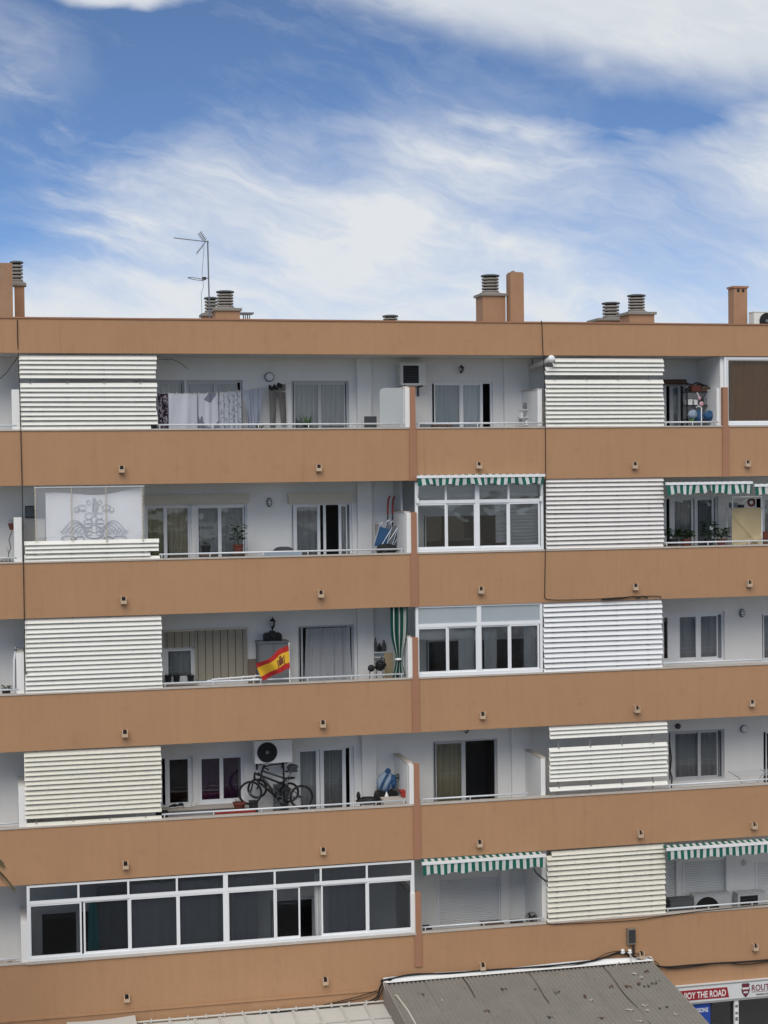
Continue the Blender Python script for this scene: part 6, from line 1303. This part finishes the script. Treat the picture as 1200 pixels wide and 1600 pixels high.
# junction lamp box
p = W(987, 1463, -0.06); t = thing('junction_box', 'grey box lamp fixed to the facade above the cable knot', 'box', (p.x, 0, Z(987, 1478, -0.05)))
B(X(980.5, 1463, -0.1), X(993.5, 1463, -0.1), -0.10, -0.002, Z(987, 1476, -0.1), Z(987, 1451, -0.1)).build('casing', M_WOODL, t)
B(X(982.5, 1463, -0.1), X(992.5, 1463, -0.1), -0.115, -0.101, Z(987, 1473, -0.1), Z(987, 1453, -0.1)).build('dark_front', M_DARK, t)
g = MB()
for i in range(7): zz = Z(987, 1454+3*i, -0.12); g.box(X(982.5, 1463, -0.12), X(992.5, 1463, -0.12), -0.122, -0.116, zz-0.006, zz+0.004)
g.build('ribs', M_GREYD, t)['kind'] = 'stuff'
MB().cyl(W(990, 1476, -0.05), W(990, 1490, -0.05), 0.03, n=10).build('conduit', M_DARK, t)
for u in (973, 984):
    q = W(u, 1487, -0.08); t2 = thing('insulator', 'white porcelain insulator ' + ('left' if u == 973 else 'right') + ' of the pair under the box lamp', 'insulator', (q.x, -0.08, q.z), 'insulators')
    MB().lathe((q.x, -0.08, q.z-0.05), [(0.03, 0), (0.055, 0.02), (0.055, 0.05), (0.035, 0.06), (0.05, 0.08), (0.03, 0.11)], 14).build('body', M_WHITEP, t2); MB().cyl((q.x, -0.08, q.z), (q.x, -0.002, q.z-0.02), 0.012, n=6).build('pin', M_GALV, t2)

# ================================================================== ROOFS BELOW
eL, eR = W(600, 1531, -0.05), W(1019, 1505, -0.05); ze = (eL.z+eR.z)/2; SLOPE, DEP = 0.14, 7.0
rf = thing('corrugated_roof', 'weathered grey corrugated lean-to roof against the facade', 'roof', ((eL.x+eR.x)/2, -3.5, 0.0))
pitch = 0.105; nsh = 7; x = eL.x; wsh = (eR.x-eL.x)/nsh
for i in range(nsh):
    xa, xb = eL.x+wsh*i, eL.x+wsh*(i+1)+(0.05 if i < nsh-1 else 0); nx = int((xb-xa)/pitch*6)
    dz_ = 0.006*(i % 2); sk = random.uniform(-0.006, 0.006)
    for j, (ya, yb) in enumerate(((-0.06, -3.6), (-3.5, -DEP))):
        MB().grid(lambda a, b, xa=xa, xb=xb, ya=ya, yb=yb, j=j: Vector((xa+(xb-xa)*a, ya+(yb-ya)*b, ze+SLOPE*(ya+(yb-ya)*b)+0.028*math.cos(2*math.pi*(xa+(xb-xa)*a)/pitch)+dz_-0.012*j+sk*b+0.01*math.sin(3*b+i))), nx, 10).build('roof_sheet', M_CORR, rf, smooth=True)
# flashing along the wall: strip on the wall and lapped strip on the sheets, torn edge
m = MB(); nfl = 90; rnd = random.Random(5); low = [0.035*rnd.random() for _ in range(nfl+1)]
m.grid(lambda a, b: Vector((eL.x-0.02+(eR.x-eL.x)*a, -0.058 if b < 0.5 else -0.068-0.5*(b-0.5)*(0.40+low[int(a*nfl)]), ze+0.055+0.07*(1-2*b)*(1+0.25*math.sin(11*a)) if b < 0.5 else ze+0.055-0.05*(b-0.5))), nfl, 4); m.build('flashing', M_FLASH, rf)
for k_ in range(3):
    q = (0.28, 0.52, 0.80)[k_]; xx = eL.x+(eR.x-eL.x)*q
    tag(MB().tube([(xx+0.02*math.sin(3*yy), -0.10-yy, ze-SLOPE*(yy+0.1)+0.03) for yy in [0.1*i for i in range((12, 18, 45)[k_])]], 0.008, 4).build('roof_wire', M_CABLE), ('left', 'middle', 'right')[k_] + ' of three thin dark wires lying down the corrugated roof', 'cable', 'wires on the corrugated roof')
cable('long slack wire lying diagonally across the corrugated roof', [(1008, 1507, -0.15), (985, 1532, -0.6), (955, 1560, -1.3), (925, 1585, -1.9), (895, 1608, -2.5)], 0.009)
# debris on the roof: leaves, stone chips, patches
rnd = random.Random(11); DEB = ((837, 1546, 1), (871, 1551, 1), (925, 1563, 2), (953, 1542, 0), (1010, 1541, 1), (1022, 1536, 1), (1028, 1534, 1), (1008, 1571, 2), (1013, 1579, 2), (1030, 1577, 1), (1046, 1574, 1), (1055, 1585, 2), (1000, 1527, 2), (1012, 1518, 0), (992, 1522, 2), (985, 1578, 2), (1000, 1596, 2), (915, 1556, 0), (787, 1545, 0), (690, 1563, 2), (657, 1553, 0), (998, 1537, 0), (940, 1590, 0), (980, 1541, 0), (760, 1580, 0), (860, 1590, 1))
def roofpt(u, v):
    d = FW*FPX + RT*(u-600) + UP*(800-v); o = Vector((0, CAM_Y, CAM_Z)); t_ = (ze+0.02 + SLOPE*CAM_Y - o.z)/(d.z - SLOPE*d.y); return o + d*t_
dt = thing('roof_debris', 'scattered dark leaves and pale chips lying on the corrugated roof', 'debris', roofpt(930, 1560))
for u, v, kd in DEB:
    p = roofpt(u, v); m = MB()
    for j in range(3): m.blob(p + Vector((rnd.uniform(-0.06, 0.06), rnd.uniform(-0.06, 0.06), 0.008)), rnd.uniform(0.012, 0.042), rnd.uniform(0.015, 0.05), 0.012, j, 0.35, 8, 5)
    m.build(('leaf_clump', 'dark_clump', 'pale_chip')[kd], (M_WOOD, M_GREYD, M_COPE)[kd], dt)
# structure under the roof: posts, beams, left side panel
for xx in (eL.x+0.1, (eL.x+eR.x)/2, eR.x-0.1): B(xx-0.06, xx+0.06, -DEP+0.3, -DEP+0.42, 0.13, ze-SLOPE*(DEP-0.36)-0.05).build('post', M_GREYP, rf)
for yy in (-0.25, -2.4, -4.6, -DEP+0.36): B(eL.x+0.02, eR.x-0.02, yy-0.05, yy+0.05, ze+SLOPE*yy-0.16, ze+SLOPE*yy-0.045).build('beam', M_GREYP, rf)
m = MB(); m._add([(eL.x-0.03, -0.06, ze+0.05), (eL.x-0.03, -DEP, ze-SLOPE*DEP+0.05), (eL.x-0.03, -DEP, ze-SLOPE*DEP-0.9), (eL.x-0.03, -0.06, ze-0.9), (eL.x+0.015, -0.06, ze+0.05), (eL.x+0.015, -DEP, ze-SLOPE*DEP+0.05), (eL.x+0.015, -DEP, ze-SLOPE*DEP-0.9), (eL.x+0.015, -0.06, ze-0.9)],
                  [(0, 1, 2, 3), (7, 6, 5, 4), (0, 4, 5, 1), (1, 5, 6, 2), (2, 6, 7, 3), (3, 7, 4, 0)]); m.build('side_panel', M_CON, rf)
MB().tube([(eL.x-0.02, -0.1, ze+0.02), (eL.x-0.01, -0.5, ze-0.16), (eL.x+0.12, -0.8, ze-0.08), (eL.x+0.2, -1.6, ze-0.19), (eL.x+0.22, -4, ze-0.53)], 0.022, 6).build('edge_pipe', M_CABLEW, rf)
# pale panel roof to its left
q0, q1 = W(228, 1606, -0.1), W(599, 1567, -0.1); zp = q1.z - 0.02
pr = thing('panel_roof', 'pale metal roof of ribbed panels left of the corrugated roof', 'roof', ((q0.x+q1.x)/2, -2.5, 0.0)); np_ = 11; xa0, xa1 = q0.x-0.6, q1.x+0.12; wp = (xa1-xa0)/np_
for i in range(np_):
    a, b = xa0+wp*i, xa0+wp*(i+1); dz_ = random.uniform(-0.006, 0.006)
    m = MB(); m._add([(a+0.004, -0.05, zp+dz_), (b-0.004, -0.05, zp+dz_), (b-0.004, -5, zp-0.10*5+dz_), (a+0.004, -5, zp-0.5+dz_)], [(0, 3, 2, 1)])
    for e0, e1 in ((a+0.004, a+0.04), (b-0.03, b-0.004)):
        m._add([(e0, -0.05, zp), (e1, -0.05, zp), (e1, -5, zp-0.5), (e0, -5, zp-0.5), (e0, -0.05, zp+0.035), (e1, -0.05, zp+0.035), (e1, -5, zp-0.465), (e0, -5, zp-0.465)], [(4, 7, 6, 5), (0, 4, 5, 1), (1, 5, 6, 2), (3, 7, 4, 0), (2, 6, 7, 3)])
    m.build('roof_panel', M_PANEL, pr)
MB().cyl((xa0, -0.09, zp+0.06), (xa1, -0.09, zp+0.06), 0.022, n=8).build('edge_bar', M_PANEL, pr); MB().box(xa0, xa1, -0.9, -0.86, zp-0.09+0.02, zp-0.09+0.05).build('cross_bar', M_PANEL, pr)
for i in range(14): xx = xa0+0.3+0.42*i; B(xx-0.02, xx+0.02, -0.12, -0.04, zp+0.03, zp+0.10).build('clamp', M_PANEL, pr)
for xx in (xa0+0.2, xa1-0.4): B(xx-0.05, xx+0.05, -4.8, -4.7, 0.13, zp-0.5).build('post', M_GREYP, pr)
# small loose sheet at the lower left
s0, s1 = W(104, 1598, -0.08), W(211, 1586, -0.08); zs_ = s1.z
ls = MB().grid(lambda a, b: Vector((s0.x+(s1.x-s0.x)*a, -0.08-1.4*b, zs_-0.03+0.03*a-0.14*b-0.03*math.sin(math.pi*a))), 8, 8); ls.grid(lambda a, b: Vector((s0.x+(s1.x-s0.x)*a, -0.08-1.4*b, zs_-0.05+0.03*a-0.14*b-0.03*math.sin(math.pi*a))), 8, 8)
t = thing('metal_canopy', 'small bent pale metal canopy at the bottom left', 'canopy', ((s0.x+s1.x)/2, -0.7, 0)); ls.build('sheet', M_PANEL, t); 
for xx in (s0.x+0.1, s1.x-0.1): B(xx-0.02, xx+0.02, -1.4, -1.36, 0.13, zs_-0.24).build('post', M_GREYP, t); B(xx-0.02, xx+0.02, -1.4, -0.003, zs_-0.30, zs_-0.262).build('bracket', M_GREYP, t)

# ================================================================== SHOP SIGNS
sx1 = 21.5; Ys = -0.13
sg_ = thing('shop_sign', 'long white shop sign with red banner and a shield, ENJOY THE ROAD', 'sign', ((sx0+sx1)/2, -0.07, zs0)); SX = sx0-0.25
B(SX, sx1, Ys, -0.004, zs0, zs1).build('board', M_SGREY, sg_)
hh = zs1-zs0; ck = MB(); n = int((sx1-SX)/0.022)
for i in range(n):
    for r_ in range(2):
        if (i+r_) % 2 == 0:
            for zq in (zs0+0.012+0.022*r_, zs1-0.034-0.022*r_+0.022): ck.box(SX+0.022*i, SX+0.022*(i+1), Ys-0.003, Ys-0.001, zq-0.011+0.004, zq+0.011+0.004)
ck.build('checker_border', M_INK, sg_)['kind'] = 'stuff'
bz0, bz1 = zs0+hh*0.22, zs0+hh*0.77; ba, bb = X(1046, 1553, Ys), X(1139, 1548, Ys)
MB().prism([(ba, bz0), (bb-0.0, bz0), (bb-0.05, bz1), (ba, bz1)], Ys-0.008, Ys-0.0015).build('red_banner', M_SRED, sg_)
dg = None
def text(s, x, z, size, m_, parent, Y, name='lettering', bold=0.0, width=None, right=None):
    cu = bpy.data.curves.new('lettering', 'FONT'); cu.body = s; cu.size = size; cu.extrude = 0.0015; cu.offset = bold; cu.resolution_u = 3
    o = bpy.data.objects.new('tmp_text', cu); col.objects.link(o); bpy.context.view_layer.update()
    me = bpy.data.meshes.new_from_object(o.evaluated_get(bpy.context.evaluated_depsgraph_get())); bpy.data.objects.remove(o)
    xs = [v.co.x for v in me.vertices]; w = max(xs)-min(xs); sc = (width/w) if width else 1.0
    if right is not None: x = right - w*sc
    m = MB(); m.v = [(x + (v.co.x-min(xs))*sc, Y - v.co.z, z + v.co.y) for v in me.vertices]; m.f = [tuple(p.vertices) for p in me.polygons]; m.mi = [0]*len(m.f)
    bpy.data.meshes.remove(me); return m.build(name, m_, parent)
text('ENJOY THE ROAD', 0, bz0+0.045, (bz1-bz0)*0.88, M_WHITEP, sg_, Ys-0.010, bold=0.004, width=X(1134, 1550, Ys)-X(1059.5, 1553, Ys), right=X(1134, 1550, Ys))
text('ROUTE', X(1174.5, 1548, Ys), zs0+hh*0.43, hh*0.47, M_SMAR, sg_, Ys-0.004, bold=0.003, width=X(1207, 1546, Ys)-X(1174.5, 1546, Ys))
B(X(1174.5, 1548, Ys), sx1-0.1, Ys-0.004, Ys-0.0015, zs0+hh*0.36, zs0+hh*0.385).build('rule', M_SMAR, sg_)
text('www.ro', X(1181, 1553, Ys), zs0+hh*0.17, hh*0.2, M_INK, sg_, Ys-0.004, bold=0.002, width=X(1202, 1552, Ys)-X(1181, 1552, Ys))
shx, shz0 = X(1165, 1549, Ys), zs0+hh*0.12; sw, sh_ = 0.115, hh*0.78
def shield(s): return [(shx+s*sw*a, shz0+sh_*0.5+s*sh_*0.5*b) for a, b in ((0, -1), (0.35, -0.82), (0.85, -0.35), (1, 0.1), (0.82, 0.45), (0.95, 0.78), (0.6, 1.0), (0.3, 0.9), (0, 0.98), (-0.3, 0.9), (-0.6, 1.0), (-0.95, 0.78), (-0.82, 0.45), (-1, 0.1), (-0.85, -0.35), (-0.35, -0.82))]
MB().prism(shield(1.0), Ys-0.005, Ys-0.0015).build('shield', M_INK, sg_); MB().prism(shield(0.88), Ys-0.007, Ys-0.0052).build('shield_face', M_SMAR, sg_)
B(shx-sw*0.78, shx+sw*0.78, Ys-0.009, Ys-0.0072, shz0+sh_*0.56, shz0+sh_*0.70).build('shield_band', M_SGREY, sg_); B(shx-sw*0.5, shx+sw*0.5, Ys-0.009, Ys-0.0072, shz0+sh_*0.30, shz0+sh_*0.42).build('shield_band', M_SGREY, sg_)
# blue poster
p0_, p1_ = X(1070, 1585, -0.05), X(1110, 1585, -0.05); zt = Z(1095, 1569, -0.05)
bs = thing('blue_poster', 'blue poster with white lettering under the shop sign', 'poster', ((p0_+p1_)/2, -0.04, zt-0.9)); B(p0_, p1_, -0.05, -0.03, zt-0.9, zt).build('board', M_SBLUE, bs)
text('EXCURSIONS', 0, zt-0.20, 0.15, M_WHITEP, bs, -0.053, bold=0.003, width=(p1_-p0_)*0.92, right=p1_-0.06); text('S', 0, zt-0.40, 0.15, M_WHITEP, bs, -0.053, bold=0.003, right=X(1097, 1597, -0.05))
B(p0_-0.3, p0_+0.02, -0.045, 0.029, zt-0.9, zt).build('poster_frame', M_GREYD, bs)
pp = X(1150, 1580, -0.06); t = thing('sign_post', 'white post with small stickers under the shop sign', 'post', (pp, -0.06, 0.13))
B(pp-0.055, pp+0.055, -0.09, -0.02, 0.13, zs0-0.002).build('post', M_WHITEP, t)
for v, hq in ((1572, 0.07), (1583, 0.06), (1592, 0.09)): z = Z(1150, v, -0.09); B(pp-0.035, pp+0.035, -0.095, -0.0905, z-hq/2, z+hq/2).build('sticker', M_GREYP, t)

# ================================================================== PALM at the left edge
pc_ = W(-62, 1345, -3.0); pt = thing('palm_tree', 'palm tree whose drooping frond tip reaches in at the left edge', 'palm tree', (pc_.x, -3.0, 0.0))
tk = MB(); 
nseg = 22
for i in range(nseg):
    z0_ = pc_.z*i/nseg; tk.lathe((pc_.x + 0.05*math.sin(i*0.3), -3.0, z0_), [(0.19, 0), (0.22, pc_.z/nseg*0.7), (0.17, pc_.z/nseg)], 12)
tk.build('trunk', M_BARK, pt)
def frond(az_, el_, L, droop, seed):
    rnd = random.Random(seed); d = Vector((math.cos(az_)*math.cos(el_), math.sin(az_)*math.cos(el_), math.sin(el_))); sd2 = Vector((-math.sin(az_), math.cos(az_), 0)); pts = []
    for i in range(15): q = i/14; pts.append(Vector((pc_.x, -3.0, pc_.z)) + d*L*q + Vector((0, 0, -droop*L*q*q)))
    m = MB().tube(pts, 0.016, 5)
    for i in range(2, 60):
        q = i/60; k_ = q*14; p = pts[int(k_)].lerp(pts[min(int(k_)+1, 14)], k_-int(k_)); tg = (pts[min(int(k_)+1, 14)]-pts[int(k_)]).normalized()
        for s_ in (-1, 1):
            l = 0.42*math.sin(math.pi*(0.12+0.80*q))*rnd.uniform(0.8, 1.1)+0.08; e = p + (sd2*s_*0.75 + tg*0.75 + Vector((0, 0, -0.45))).normalized()*l; w_ = tg*0.006
            m._add([p-w_, p+w_, (p+e)/2+w_*1.2, e, (p+e)/2-w_*1.2], [(0, 1, 2, 3, 4)])
    return m
tgt = W(22, 1390, -3.0) - Vector((pc_.x, -3.0, pc_.z))
for i in range(18):
    frond(0.35*i + random.uniform(-0.1, 0.1) + 0.55, random.uniform(0.2, 1.1), 1.12, 0.75, i).build('frond', M_PALM, pt)
Lf = tgt.x/ math.cos(0.35); frond(0.0, 0.35, Lf*1.02, (math.sin(0.35)*Lf - tgt.z)/Lf, 77).build('frond', M_PALM, pt)

# ================================================================== BUILDING ACROSS THE STREET (behind the viewer, mirrored in the panes)
OY = -40.2
def facing(label, x0, x1, top, m1, m2):
    ob = thing('facing_building', label, 'building', ((x0+x1)/2, OY-5, 0)); B(x0, x1, OY-10, OY, 0.13, top).build('wall', m1, ob); n = int((top-1.5)/2.9)
    for k in range(n): B(x0-0.05, x1+0.05, OY+0.002, OY+0.35, 1.8+2.9*k, 2.7+2.9*k).build('balcony_band', m2, ob)
    for k in range(n):
        for i in range(int((x1-x0)/3.1)):
            x = x0+1.0+3.1*i; B(x, x+1.5, OY+0.003, OY+0.05, 2.85+2.9*k, min(4.4+2.9*k, top-0.2)).build('window', M_DARK, ob)
facing('taller plain grey apartment block across the street, mirrored in the panes', -22, 18, 12.6, M_OPP, M_OPPD)
facing('lower brownish building across the street, mirrored in the glazed balconies', 18.3, 46, 7.6, M_OPPD, M_OPP)
